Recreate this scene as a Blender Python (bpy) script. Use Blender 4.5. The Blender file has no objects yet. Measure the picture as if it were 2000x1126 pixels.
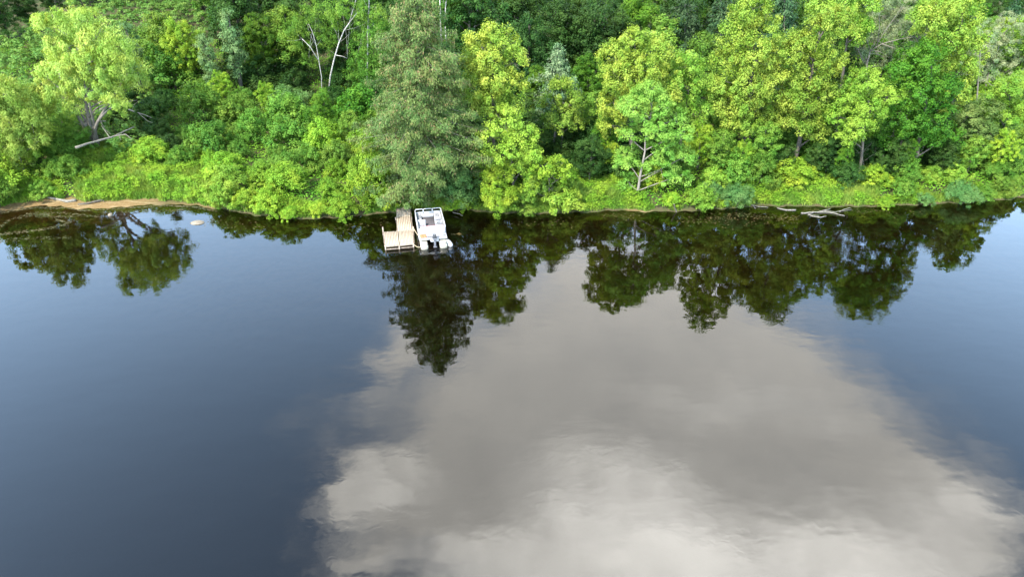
import bpy, math, random
import numpy as np
from mathutils import Vector, Matrix, noise as mnoise

# ------------------------------------------------------------------ camera, sky, sun, exposure
scene = bpy.context.scene
COL = scene.collection
R = math.radians
CAM_H, PITCH, FPX = 26.0, R(30.0), 1333.0
CP, SP = math.cos(PITCH), math.sin(PITCH)

cam_data = bpy.data.cameras.new("camera")
cam = bpy.data.objects.new("camera", cam_data)
COL.objects.link(cam)
cam.location = (0, 0, CAM_H)
cam.rotation_euler = (math.pi / 2 - PITCH, 0, 0)
cam_data.sensor_width = 36.0
cam_data.lens = 36.0 * FPX / 2000.0
cam_data.clip_start = 0.5
cam_data.clip_end = 3000
scene.camera = cam

SUN_EL, SUN_AZ = R(50), R(222)            # azimuth clockwise from +Y (the view direction)
EXPOSURE = 1.22
SKY_STRENGTH = 0.15
scene.view_settings.view_transform = 'Standard'
scene.view_settings.look = 'None'
scene.view_settings.exposure = EXPOSURE
scene.view_settings.gamma = 1.0
scene.view_settings.use_curve_mapping = False

sd = Vector((math.sin(SUN_AZ) * math.cos(SUN_EL), math.cos(SUN_AZ) * math.cos(SUN_EL), math.sin(SUN_EL)))
sun_data = bpy.data.lights.new("sun", 'SUN')
sun_data.energy = 5.0
sun_data.angle = R(0.8)
sun_data.color = (1.0, 0.95, 0.86)
sun = bpy.data.objects.new("sun", sun_data)
COL.objects.link(sun)
sun.rotation_euler = sd.to_track_quat('Z', 'Y').to_euler()
sun.location = sd * 200


class NT:
    """small helper for node trees"""
    def __init__(self, tree):
        self.t = tree
        tree.nodes.clear()
    def n(self, kind, **kw):
        nd = self.t.nodes.new(kind)
        for k, v in kw.items():
            setattr(nd, k, v)
        return nd
    def put(self, sock, v):
        if hasattr(v, 'is_output'):
            self.t.links.new(v, sock)
        else:
            sock.default_value = v
    def math(self, op, a, b=None, c=None, clamp=False):
        nd = self.n('ShaderNodeMath', operation=op)
        nd.use_clamp = clamp
        self.put(nd.inputs[0], a)
        if b is not None: self.put(nd.inputs[1], b)
        if c is not None: self.put(nd.inputs[2], c)
        return nd.outputs[0]
    def vmath(self, op, a, b=None, out=0):
        nd = self.n('ShaderNodeVectorMath', operation=op)
        self.put(nd.inputs[0], a)
        if b is not None: self.put(nd.inputs[1], b)
        return nd.outputs[out]
    def mix(self, f, a, b, blend='MIX'):
        nd = self.n('ShaderNodeMix', data_type='RGBA', blend_type=blend)
        self.put(nd.inputs[0], f)
        self.put(nd.inputs[6], a)
        self.put(nd.inputs[7], b)
        return nd.outputs[2]
    def noise(self, vec, scale, detail=3, rough=0.55, out='Fac', dist=0.0):
        nd = self.n('ShaderNodeTexNoise')
        if vec is not None: self.put(nd.inputs['Vector'], vec)
        nd.inputs['Scale'].default_value = scale
        nd.inputs['Detail'].default_value = detail
        nd.inputs['Roughness'].default_value = rough
        nd.inputs['Distortion'].default_value = dist
        return nd.outputs[out]
    def smooth(self, v, a, b):
        nd = self.n('ShaderNodeMapRange', interpolation_type='SMOOTHSTEP')
        self.put(nd.inputs[0], v)
        nd.inputs[1].default_value = a
        nd.inputs[2].default_value = b
        return nd.outputs[0]


def ray(px, py):
    X = (px - 1000.0) / FPX
    V = (563.0 - py) / FPX
    return (X, CP + V * SP, -SP + V * CP)


def build_world():
    w = bpy.data.worlds.new("World")
    scene.world = w
    w.use_nodes = True
    N = NT(w.node_tree)
    out = N.n('ShaderNodeOutputWorld')
    sky = N.n('ShaderNodeTexSky', sky_type='NISHITA')
    sky.sun_disc = False
    sky.sun_elevation = SUN_EL
    sky.sun_rotation = SUN_AZ
    sky.air_density = 1.0
    sky.dust_density = 0.6
    sky.ozone_density = 4.0
    d = N.n('ShaderNodeTexCoord').outputs['Generated']
    sep = N.n('ShaderNodeSeparateXYZ')
    N.put(sep.inputs[0], d)
    z = N.math('MAXIMUM', sep.outputs[2], 0.03)
    u = N.math('DIVIDE', sep.outputs[0], z)
    v = N.math('DIVIDE', sep.outputs[1], z)
    uv = N.n('ShaderNodeCombineXYZ')
    N.put(uv.inputs[0], u); N.put(uv.inputs[1], v)
    uv = uv.outputs[0]
    warp = N.noise(uv, 3.2, 6, 0.62, 'Color')
    warp = N.vmath('SUBTRACT', warp, (0.5, 0.5, 0.5))
    sc = N.n('ShaderNodeVectorMath', operation='SCALE')
    N.put(sc.inputs[0], warp); sc.inputs[3].default_value = 0.38
    uvw = N.vmath('ADD', uv, sc.outputs[0])

    def refl_uv(px, py):
        x, y, zz = ray(px, py)
        return x / -zz, y / -zz

    def blobs(lst):
        tot = None
        for (px, py, rx, ry, a) in lst:
            cu, cv = refl_uv(px, py)
            cu2, _ = refl_uv(px + rx, py)
            _, cv2 = refl_uv(px, py + ry)
            _, cv3 = refl_uv(px, py - ry)
            ru, rv = abs(cu2 - cu), abs(cv2 - cv3) / 2
            q = N.vmath('MULTIPLY', N.vmath('SUBTRACT', uvw, (cu, cv, 0)), (1 / ru, 1 / rv, 0))
            dd = N.vmath('DOT_PRODUCT', q, q, out=1)
            e = N.math('MULTIPLY', N.math('POWER', 2.71828, N.math('MULTIPLY', dd, -1.0)), a)
            tot = e if tot is None else N.math('ADD', tot, e)
        return tot
    body = blobs([(1200, 710, 400, 190, 1.15), (1210, 520, 210, 90, .6), (1300, 900, 420, 200, 1.1),
                  (1000, 1000, 190, 170, 1.0), (1640, 1070, 330, 130, 1.0), (770, 930, 70, 60, .7),
                  (690, 950, 45, 80, .65), (740, 1080, 50, 60, .5), (760, 690, 50, 60, .5), (1450, 690, 170, 120, .6), (1860, 990, 140, 120, .5),
                  (1400, 1500, 620, 300, 1.0)])
    fine = N.noise(uv, 5.5, 7, 0.6)
    dens = N.math('ADD', body, N.math('MULTIPLY', N.math('SUBTRACT', fine, 0.5), 0.60))
    dens = N.math('MULTIPLY', N.smooth(dens, 0.12, 0.98), N.math('ADD', .86, N.math('MULTIPLY', fine, .2)), clamp=True)
    # thin wisps everywhere else in the sky
    wisp = N.smooth(N.noise(uv, 1.1, 7, 0.62), 0.56, 0.85)
    dens = N.math('MAXIMUM', dens, N.math('MULTIPLY', wisp, 0.25))
    lum = blobs([(1240, 1000, 200, 110, 1.0), (1540, 1090, 340, 90, .9), (695, 960, 50, 100, .35), (770, 925, 50, 45, .4), (1420, 780, 190, 40, .16),
                 (960, 1100, 200, 70, .4), (1880, 980, 120, 70, .5), (1250, 1300, 900, 170, 1.3)])
    lumn = N.math('MULTIPLY', lum, N.math('ADD', N.math('MULTIPLY', fine, .7), 0.62))
    lev = N.math('ADD', N.math('MULTIPLY', lumn, 2.6), N.math('ADD', 1.52, N.math('MULTIPLY', fine, 0.5)))
    cloudc = N.vmath('MULTIPLY', (1.0, 0.975, 0.91), (1, 1, 1))
    cc = N.n('ShaderNodeVectorMath', operation='SCALE')
    N.put(cc.inputs[0], cloudc); N.put(cc.inputs[3], lev)
    # sky, paler towards the horizon where the air is thick
    sk = N.n('ShaderNodeVectorMath', operation='SCALE')
    hsv = N.n('ShaderNodeHueSaturation')
    hsv.inputs['Saturation'].default_value = 0.80
    hsv.inputs['Hue'].default_value = 0.486
    N.put(hsv.inputs['Color'], sky.outputs[0])
    N.put(sk.inputs[0], hsv.outputs[0])
    hor = N.math('SUBTRACT', 1.0, N.smooth(sep.outputs[2], 0.30, 0.85))
    N.put(sk.inputs[3], N.math('MULTIPLY', SKY_STRENGTH, N.math('ADD', 1.45, N.math('MULTIPLY', hor, 2.0))))
    col = N.mix(dens, sk.outputs[0], cc.outputs[0])
    bg = N.n('ShaderNodeBackground')
    N.put(bg.inputs[0], col)
    bg.inputs[1].default_value = 1.0
    N.t.links.new(bg.outputs[0], out.inputs[0])


build_world()

# ------------------------------------------------------------------ helpers
rng = np.random.default_rng(11)
random.seed(5)


def px_at(px, py, Y):
    """the point seen at a pixel of the photograph at distance Y"""
    x, y, z = ray(px, py)
    t = Y / y
    return np.array((x * t, Y, CAM_H + z * t)), t


def px_z(px, py, z=0.0):
    x, y, dz = ray(px, py)
    t = (z - CAM_H) / dz
    return np.array((x * t, y * t, z))


def sstep(a, b, v):
    t = np.clip((np.asarray(v, float) - a) / (b - a), 0, 1)
    return t * t * (3 - 2 * t)


SHORE_PX = [(-60, 428), (0, 414), (60, 403), (120, 402), (160, 409), (250, 403), (330, 398), (390, 402), (430, 409),
            (500, 420), (560, 427), (620, 428), (680, 424), (740, 418), (800, 412), (900, 411), (1000, 417), (1100, 417),
            (1200, 411), (1300, 414), (1400, 409), (1480, 402), (1600, 404), (1700, 404), (1800, 400), (1900, 396), (2000, 386),
            (2060, 380)]
_sp = [px_z(a, b) for a, b in SHORE_PX]
SHX = np.array([p[0] for p in _sp]); SHY = np.array([p[1] for p in _sp])
SHX = np.concatenate(([-400, -120], SHX, [130, 400])); SHY = np.concatenate(([SHY[0] - 6, SHY[0] - 2], SHY, [SHY[-1] + 5, SHY[-1] + 12]))


def shore(x):
    return np.interp(x, SHX, SHY) + .22 * np.sin(x * 1.9) * np.sin(x * .53 + 1) + .13 * np.sin(x * 4.3 + .7)


def sandy(x):
    return 1.0 - sstep(-38.0, -30.0, x)


def vnoise(x, y, f, seed=0.0):
    """cheap smooth noise from sines, about -1..1"""
    return (np.sin(x * f * 1.0 + 1.3 + seed) * np.cos(y * f * 1.13 + seed * 2.1) +
            np.sin(x * f * 2.17 + y * f * 1.3 + seed * 1.7) * 0.5 + np.cos(x * f * 0.61 - y * f * 2.3 + seed * .7) * 0.5) / 2.0


def height(x, y):
    x = np.asarray(x, float); y = np.asarray(y, float)
    s = y - shore(x)
    sd_ = sandy(x)
    st = s - 1.4 * sd_
    bank = 0.85 * sstep(0.0, 2.2, st) + 0.06 * np.maximum(st - 1, 0)
    beach = 0.05 * np.clip(s, 0, 3) * sd_
    hillm = 1.0 - sstep(-52, -22, x)
    hill = 0.085 * np.maximum(s - 8, 0) * hillm + 0.05 * np.maximum(s - 28, 0)
    land = bank + beach + np.minimum(hill, 16) + np.where(s > 3, 0.18 * vnoise(x, y, 0.5), 0) * sstep(3, 8, s)
    bed = -np.minimum(0.065 * np.abs(s) * (1 - .2 * sd_) + 0.0018 * s * s, 3.2)
    return np.where(s >= 0, land, bed)


def ground(px, py):
    x, y, z = ray(px, py)
    t = 20.0
    for i in range(4000):
        t += 0.1
        if CAM_H + z * t <= float(height(x * t, y * t)) + 0.0:
            break
    return np.array((x * t, y * t, float(height(x * t, y * t))))


def link(o, parent=None):
    COL.objects.link(o)
    if parent is not None:
        o.parent = parent
    return o


def tag(o, label=None, cat=None, group=None, kind=None):
    if label: o["label"] = label
    if cat: o["category"] = cat
    if group: o["group"] = group
    if kind: o["kind"] = kind
    return o


def empty(name, loc, rz=0.0, scale=1.0):
    o = bpy.data.objects.new(name, None)
    o.empty_display_size = 0.3
    o.location = tuple(float(v) for v in loc)
    o.rotation_euler = (0, 0, rz)
    o.scale = (scale, scale, scale) if not hasattr(scale, '__len__') else scale
    return link(o)


def copy_tree(o, parent=None):
    c = o.copy()
    COL.objects.link(c)
    if parent is not None:
        c.parent = parent
    for ch in o.children:
        copy_tree(ch, c)
    return c


def mesh_np(name, verts, faces_n, loops, mat, parent=None, smooth=False, attr=None):
    """verts (N,3), faces_n = vertex count per face, loops = flat vertex indices"""
    me = bpy.data.meshes.new(name)
    verts = np.asarray(verts, np.float32)
    loops = np.asarray(loops, np.int32)
    me.vertices.add(len(verts))
    me.vertices.foreach_set("co", verts.ravel())
    nf = len(faces_n)
    me.loops.add(len(loops))
    me.loops.foreach_set("vertex_index", loops)
    me.polygons.add(nf)
    starts = np.zeros(nf, np.int32)
    starts[1:] = np.cumsum(faces_n)[:-1]
    me.polygons.foreach_set("loop_start", starts)
    if smooth:
        me.polygons.foreach_set("use_smooth", np.ones(nf, bool))
    if attr is not None:
        for k, (dom, data) in attr.items():
            a = me.attributes.new(k, 'FLOAT', dom)
            a.data.foreach_set("value", np.asarray(data, np.float32))
    me.update(calc_edges=True)
    me.validate()
    for m in (mat if isinstance(mat, (list, tuple)) else [mat]):
        me.materials.append(m)
    return link(bpy.data.objects.new(name, me), parent)


class MB:
    """collects boxes, tubes and grids for ONE mesh"""
    def __init__(self):
        self.v = []; self.f = []
    def add(self, vs, fs):
        b = len(self.v)
        self.v += [tuple(map(float, p)) for p in vs]
        self.f += [tuple(i + b for i in q) for q in fs]
    def box(self, c, s, rz=0.0, taper=1.0):
        hx, hy, hz = s[0] / 2, s[1] / 2, s[2] / 2
        pts = []
        for z, k in ((-hz, 1.0), (hz, taper)):
            for (x, y) in ((-hx, -hy), (hx, -hy), (hx, hy), (-hx, hy)):
                x *= k; y *= k
                pts.append((c[0] + x * math.cos(rz) - y * math.sin(rz), c[1] + x * math.sin(rz) + y * math.cos(rz), c[2] + z))
        self.add(pts, [(3, 2, 1, 0), (4, 5, 6, 7), (0, 1, 5, 4), (1, 2, 6, 5), (2, 3, 7, 6), (3, 0, 4, 7)])
    def hexa(self, top, th):
        """slab from four top corners (ccw), thickness th"""
        bot = [(p[0], p[1], p[2] - th) for p in top]
        self.add(bot + list(top), [(3, 2, 1, 0), (4, 5, 6, 7), (0, 1, 5, 4), (1, 2, 6, 5), (2, 3, 7, 6), (3, 0, 4, 7)])
    def tube(self, pts, rad, seg=8, cap=True):
        pts = [Vector(p) for p in pts]
        n = len(pts)
        if not hasattr(rad, '__len__'): rad = [rad] * n
        rings = []
        prev = None
        for i, p in enumerate(pts):
            d = (pts[min(i + 1, n - 1)] - pts[max(i - 1, 0)])
            if d.length < 1e-9: d = Vector((0, 0, 1))
            d.normalize()
            if prev is None:
                a = d.orthogonal().normalized()
            else:
                a = (prev - d * prev.dot(d))
                a = a.normalized() if a.length > 1e-6 else d.orthogonal().normalized()
            prev = a
            b = d.cross(a)
            rings.append([p + (a * math.cos(2 * math.pi * k / seg) + b * math.sin(2 * math.pi * k / seg)) * rad[i] for k in range(seg)])
        vs = [q for r_ in rings for q in r_]
        fs = []
        for i in range(n - 1):
            for k in range(seg):
                k2 = (k + 1) % seg
                fs.append((i * seg + k, i * seg + k2, (i + 1) * seg + k2, (i + 1) * seg + k))
        if cap:
            fs.append(tuple(range(seg - 1, -1, -1)))
            fs.append(tuple((n - 1) * seg + k for k in range(seg)))
        self.add(vs, fs)
    def build(self, name, mat, parent=None, smooth=False, bevel=0.0, seg=2):
        ln = [len(q) for q in self.f]
        o = mesh_np(name, self.v, ln, [i for q in self.f for i in q], mat, parent, smooth)
        if bevel > 0:
            m = o.modifiers.new("bevel", 'BEVEL')
            m.width = bevel; m.segments = seg; m.limit_method = 'ANGLE'; m.angle_limit = R(40)
        return o


# ------------------------------------------------------------------ materials
def new_mat(name):
    m = bpy.data.materials.new(name)
    m.use_nodes = True
    return m, NT(m.node_tree)


LEAFMATS = {}


def leaf_mat(name, a, b, extra=None, transl=0.33, gloss=0.10):
    """foliage: a..b over the leaf's own tint, every plant a little different"""
    m, N = new_mat(name)
    out = N.n('ShaderNodeOutputMaterial')
    at = N.n('ShaderNodeAttribute', attribute_name='tint').outputs['Fac']
    ramp = N.n('ShaderNodeValToRGB')
    N.put(ramp.inputs[0], at)
    ramp.color_ramp.elements[0].color = (*a, 1)
    ramp.color_ramp.elements[0].position = 0.08
    ramp.color_ramp.elements[1].color = (*b, 1)
    ramp.color_ramp.elements[1].position = 0.85
    if extra:
        e = ramp.color_ramp.elements.new(0.95)
        e.color = (*extra, 1)
    oi = N.n('ShaderNodeObjectInfo').outputs['Random']
    hs = N.n('ShaderNodeHueSaturation')
    N.put(hs.inputs['Hue'], N.math('ADD', 0.492, N.math('MULTIPLY', oi, 0.026)))
    rnd2 = N.math('FRACT', N.math('MULTIPLY', oi, 7.31))
    N.put(hs.inputs['Value'], N.math('ADD', 0.82, N.math('MULTIPLY', rnd2, 0.36)))
    N.put(hs.inputs['Color'], ramp.outputs[0])
    ob = N.n('ShaderNodeTexCoord').outputs['Object']
    nz = N.smooth(N.noise(ob, .55, 4, .6), .36, .64)
    c = N.mix(nz, N.mix(1.0, hs.outputs[0], (.72, .88, .80, 1), 'MULTIPLY'), N.mix(1.0, hs.outputs[0], (1.14, 1.04, 1.0, 1), 'MULTIPLY'))
    p = N.n('ShaderNodeBsdfPrincipled')
    N.put(p.inputs['Base Color'], c)
    p.inputs['Roughness'].default_value = 0.55
    p.inputs['Specular IOR Level'].default_value = gloss
    tr = N.n('ShaderNodeBsdfTranslucent')
    warm = N.mix(1.0, c, (1.15, 1.1, 0.55, 1), 'MULTIPLY')
    N.put(tr.inputs['Color'], warm)
    mx = N.n('ShaderNodeMixShader')
    mx.inputs[0].default_value = transl
    N.t.links.new(p.outputs[0], mx.inputs[1])
    N.t.links.new(tr.outputs[0], mx.inputs[2])
    N.t.links.new(mx.outputs[0], out.inputs[0])
    LEAFMATS[name] = m
    return m


leaf_mat('willow', (.20, .29, .03), (.42, .48, .11))
leaf_mat('willowgreen', (.13, .24, .025), (.31, .40, .08))
leaf_mat('linden', (.095, .19, .015), (.29, .375, .06), transl=.35)
leaf_mat('gold', (.125, .22, .02), (.36, .43, .07), transl=.35)
leaf_mat('boxelder', (.11, .21, .02), (.27, .36, .055))
leaf_mat('silver', (.12, .25, .03), (.26, .385, .07))
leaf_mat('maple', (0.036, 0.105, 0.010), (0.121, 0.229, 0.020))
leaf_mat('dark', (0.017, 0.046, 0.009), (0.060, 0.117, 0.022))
leaf_mat('alder', (0.060, 0.139, 0.016), (0.179, 0.283, 0.039))
leaf_mat('light', (0.106, 0.201, 0.014), (0.284, 0.385, 0.038))
leaf_mat('yellow', (.135, .23, .02), (.27, .365, .05))
leaf_mat('blue', (.06, .135, .035), (.15, .24, .07))
leaf_mat('olive', (.06, .11, .025), (.14, .19, .05))
leaf_mat('birch', (.06, .15, .016), (.16, .26, .035))
leaf_mat('poplar', (.08, .15, .05), (.20, .28, .11))
leaf_mat('conifer', (.07, .125, .03), (.185, .24, .075), extra=(.22, .165, .08), transl=.2)
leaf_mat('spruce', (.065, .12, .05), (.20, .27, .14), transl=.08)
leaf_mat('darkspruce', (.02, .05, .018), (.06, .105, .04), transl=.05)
leaf_mat('greyleaf', (.12, .16, .07), (.27, .30, .16))
leaf_mat('grass', (.12, .21, .02), (.30, .375, .07), transl=.4)
leaf_mat('herb', (0.085, 0.205, 0.016), (0.218, 0.342, 0.032))
leaf_mat('sumac', (0.060, 0.156, 0.027), (0.186, 0.312, 0.069))
leaf_mat('scum', (.06, .052, .024), (.16, .135, .075), transl=0.0)
leaf_mat('litter', (.07, .055, .02), (.18, .14, .06), transl=0.1)


def solid(name, col, rough=0.6, metal=0.0, var=0.0, scale=8.0, col2=None, stretch=None, bump=0.0, spec=0.5):
    m, N = new_mat(name)
    out = N.n('ShaderNodeOutputMaterial')
    p = N.n('ShaderNodeBsdfPrincipled')
    p.inputs['Roughness'].default_value = rough
    p.inputs['Metallic'].default_value = metal
    p.inputs['Specular IOR Level'].default_value = spec
    co = N.n('ShaderNodeTexCoord').outputs['Object']
    if stretch is not None:
        co = N.vmath('MULTIPLY', co, stretch)
    nz = N.noise(co, scale, 5, 0.65)
    c2 = col2 if col2 else tuple(v * (1 - var) for v in col)
    if col2 or var > 0:
        N.put(p.inputs['Base Color'], N.mix(N.smooth(nz, .3, .7), (*col, 1), (*c2, 1)))
    else:
        p.inputs['Base Color'].default_value = (*col, 1)
    if bump > 0:
        b = N.n('ShaderNodeBump')
        b.inputs['Strength'].default_value = bump
        b.inputs['Distance'].default_value = 0.03
        N.put(b.inputs['Height'], nz)
        N.t.links.new(b.outputs[0], p.inputs['Normal'])
    N.t.links.new(p.outputs[0], out.inputs[0])
    return m


M_BARK = solid('bark', (.10, .085, .065), .9, var=.5, scale=6, stretch=(1, 1, .25), bump=.5)
M_GBARK = solid('grey_bark', (.19, .165, .135), .9, var=.45, scale=5, stretch=(1, 1, .3), bump=.4)
M_DEAD = solid('dead_wood', (.20, .18, .145), .85, col2=(.09, .078, .058), scale=7, bump=.3)
M_BIRCH = solid('birch_bark', (.44, .425, .38), .7, col2=(.16, .14, .115), scale=4.5, stretch=(.6, .6, 1.6))
M_STEM = solid('stem', (.09, .07, .045), .9, var=.4)
M_WHITE = solid('white_gelcoat', (.40, .39, .38), .35, var=.06, scale=3)
M_VINYL = solid('white_vinyl', (.36, .35, .345), .55, var=.08, scale=4)
M_GREYV = solid('grey_vinyl', (.13, .13, .145), .6, var=.3, scale=6)
M_CARPET = solid('deck_carpet', (.10, .087, .092), .95, var=.35, scale=14)
M_CREAM = solid('pontoon_skin', (.34, .31, .24), .4, var=.18, scale=3)
M_ALU = solid('brushed_metal', (.62, .62, .62), .35, metal=.9)
M_BLACK = solid('black_plastic', (.018, .018, .021), .5)
M_ORANGE = solid('orange_fabric', (.50, .17, .07), .75, var=.3, scale=12)
M_RED = solid('red_trim', (.62, .13, .13), .5)
M_ROPE = solid('rope', (.42, .33, .2), .8)
M_GLASSY = solid('smoked_screen', (.10, .10, .11), .12)
M_ROCK = solid('rock', (.20, .165, .115), .85, col2=(.12, .10, .075), scale=4, bump=.4)
M_PLANK = solid('weathered_plank', (.43, .345, .245), .85, col2=(.24, .185, .13), scale=3.5, stretch=(7, .6, 1), bump=.25)
M_DOCKWOOD = solid('dock_timber', (.34, .27, .20), .85, col2=(.2, .15, .11), scale=4, bump=.25)


def ground_material():
    m, N = new_mat('ground')
    out = N.n('ShaderNodeOutputMaterial')
    p = N.n('ShaderNodeBsdfPrincipled')
    p.inputs['Roughness'].default_value = 0.95
    p.inputs['Specular IOR Level'].default_value = 0.15
    co = N.n('ShaderNodeTexCoord').outputs['Object']
    sand = N.n('ShaderNodeAttribute', attribute_name='sand').outputs['Fac']
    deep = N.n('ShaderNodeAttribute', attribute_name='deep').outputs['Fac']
    n1 = N.noise(co, .9, 5, .6)
    n2 = N.noise(co, 6.0, 5, .65)
    soil = N.mix(N.smooth(n1, .35, .65), (.035, .055, .014, 1), (.07, .055, .03, 1))
    soil = N.mix(N.math('MULTIPLY', n2, .4), soil, (.03, .04, .012, 1))
    sandc = N.mix(N.smooth(n2, .3, .7), (.185, .122, .052, 1), (.12, .076, .030, 1))
    str_ = N.noise(N.vmath('MULTIPLY', co, (.35, 2.6, 1)), 1.2, 4, .6)
    sandc = N.mix(N.math('MULTIPLY', N.smooth(str_, .52, .66), .6), sandc, (.30, .23, .13, 1))
    land = N.mix(sand, soil, sandc)
    # river bed: sand near the bank, brown silt, then painted darker with depth for light the water absorbs
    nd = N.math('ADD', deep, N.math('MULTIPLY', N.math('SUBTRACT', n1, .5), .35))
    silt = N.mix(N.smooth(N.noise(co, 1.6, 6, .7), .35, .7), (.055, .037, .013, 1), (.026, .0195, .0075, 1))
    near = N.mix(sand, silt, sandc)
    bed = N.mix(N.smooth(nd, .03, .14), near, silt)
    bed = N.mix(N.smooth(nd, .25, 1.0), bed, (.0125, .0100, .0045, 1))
    isbed = N.n('ShaderNodeAttribute', attribute_name='bed').outputs['Fac']
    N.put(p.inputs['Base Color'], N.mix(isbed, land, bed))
    b = N.n('ShaderNodeBump')
    b.inputs['Strength'].default_value = .5
    b.inputs['Distance'].default_value = .08
    N.put(b.inputs['Height'], n2)
    N.t.links.new(b.outputs[0], p.inputs['Normal'])
    N.t.links.new(p.outputs[0], out.inputs[0])
    return m


def water_material():
    m, N = new_mat('river_water')
    out = N.n('ShaderNodeOutputMaterial')
    co = N.n('ShaderNodeTexCoord').outputs['Object']
    big = N.noise(N.vmath('MULTIPLY', co, (.55, 1, 1)), .55, 2, .5)
    mid = N.noise(N.vmath('MULTIPLY', co, (.8, 1, 1)), 2.3, 1.0, .4, dist=.9)
    fin = N.noise(co, 9.0, 2, .5)
    patch = N.smooth(N.noise(co, .055, 3, .5), .35, .65)      # breezy and calm areas
    amp = N.math('ADD', .30, N.math('MULTIPLY', patch, 1.0))
    hgt = N.math('ADD', N.math('MULTIPLY', big, .010),
                 N.math('MULTIPLY', amp, N.math('ADD', N.math('MULTIPLY', mid, .0017), N.math('MULTIPLY', fin, .00008))))
    b = N.n('ShaderNodeBump')
    b.inputs['Strength'].default_value = 1.0
    b.inputs['Distance'].default_value = 1.0
    N.put(b.inputs['Height'], hgt)
    fr = N.n('ShaderNodeFresnel')
    fr.inputs['IOR'].default_value = 1.62
    gl = N.n('ShaderNodeBsdfGlossy')
    gl.inputs['Roughness'].default_value = 0.012
    gl.inputs['Color'].default_value = (1, 1, 1, 1)
    N.t.links.new(b.outputs[0], gl.inputs['Normal'])
    tr = N.n('ShaderNodeBsdfTransparent')
    tr.inputs['Color'].default_value = (.76, .64, .42, 1)
    mx = N.n('ShaderNodeMixShader')
    N.t.links.new(fr.outputs[0], mx.inputs[0])
    N.t.links.new(tr.outputs[0], mx.inputs[1])
    N.t.links.new(gl.outputs[0], mx.inputs[2])
    N.t.links.new(mx.outputs[0], out.inputs[0])
    return m


# ------------------------------------------------------------------ ground, river bed, water
M_GROUND = ground_material()
SAND_SPOTS = [(px_z(828, 470), 1.9), (px_z(770, 447), 1.0), (px_z(1215, 420), 2.2), (px_z(385, 435), 1.0)]


def grid_sheet(name, xs, ss, mat, bed):
    X, S = np.meshgrid(xs, ss)
    Y = shore(X) + S
    Z = height(X, Y)
    if bed:
        Z = np.where(S >= 0, 0.0, Z)
    for p, r_ in SAND_SPOTS:
        if bed:
            d = np.hypot(X - p[0], Y - p[1])
            Z = np.where(d < r_ * 1.6, np.maximum(Z, -0.10 - 0.35 * (d / r_) ** 2), Z)
    nx, ny = len(xs), len(ss)
    v = np.stack([X.ravel(), Y.ravel(), Z.ravel()], 1)
    i = np.arange(nx * (ny - 1)).reshape(ny - 1, nx)[:, :-1].ravel()
    f = np.stack([i, i + 1, i + nx + 1, i + nx], 1)
    sd_ = sandy(X)
    if bed:
        sand = np.maximum(sd_, .05 + .12 * (vnoise(X, Y, .35) > .2))
        for p, r_ in SAND_SPOTS:
            d = np.hypot(X - p[0], Y - p[1])
            sand = np.maximum(sand, 1 - sstep(r_ * .6, r_ * 1.3, d))
    else:
        sand = sd_ * (1 - sstep(1.4, 2.3, S + .4 * vnoise(X, Y, 1.1))) 
        sand = np.maximum(sand, (.10 + .6 * (vnoise(X, Y, .21, 3.) > .45)) * (1 - sstep(.15, .5, S)))
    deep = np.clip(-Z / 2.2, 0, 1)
    o = mesh_np(name, v, np.full(len(f), 4), f.ravel(), mat, smooth=True,
                attr={'sand': ('POINT', np.clip(sand, 0, 1).ravel()), 'deep': ('POINT', deep.ravel()), 'bed': ('POINT', np.full(nx * ny, float(bed)))})
    return tag(o, kind='structure')


xs_f = np.concatenate((np.linspace(-900, -80, 30)[:-1], np.linspace(-80, 80, 321), np.linspace(80, 900, 30)[1:]))
grid_sheet('ground', xs_f, np.concatenate((np.linspace(0, 8, 33), np.linspace(8, 60, 66)[1:], np.linspace(60, 1500, 40)[1:])), M_GROUND, False)
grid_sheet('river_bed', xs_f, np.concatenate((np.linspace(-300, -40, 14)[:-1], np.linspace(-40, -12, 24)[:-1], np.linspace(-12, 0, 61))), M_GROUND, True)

wv = [(-900, -260, 0), (900, -260, 0)]
wx = np.linspace(900, -900, 721)
wv += [(x, float(shore(x)) + 0.25, 0) for x in wx]
river = mesh_np('river', wv, [len(wv)], list(range(len(wv))), water_material())
tag(river, kind='structure')

# ------------------------------------------------------------------ foliage
def unit(a):
    return a / np.maximum(np.linalg.norm(a, axis=-1, keepdims=True), 1e-9)


def leaf_arrays(pos, axis, nrm, L, W):
    """diamond leaves: (4N,3) vertices"""
    axis = unit(axis)
    side = unit(np.cross(nrm, axis))
    L = L[:, None]; W = W[:, None]
    up = unit(np.cross(axis, side))
    v = np.stack([pos - axis * L * .5, pos + side * W * .5 - axis * L * .05 + up * W * .12, pos + axis * L * .5, pos - side * W * .5 - axis * L * .05 + up * W * .12], 1)
    return v.reshape(-1, 3)


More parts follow.
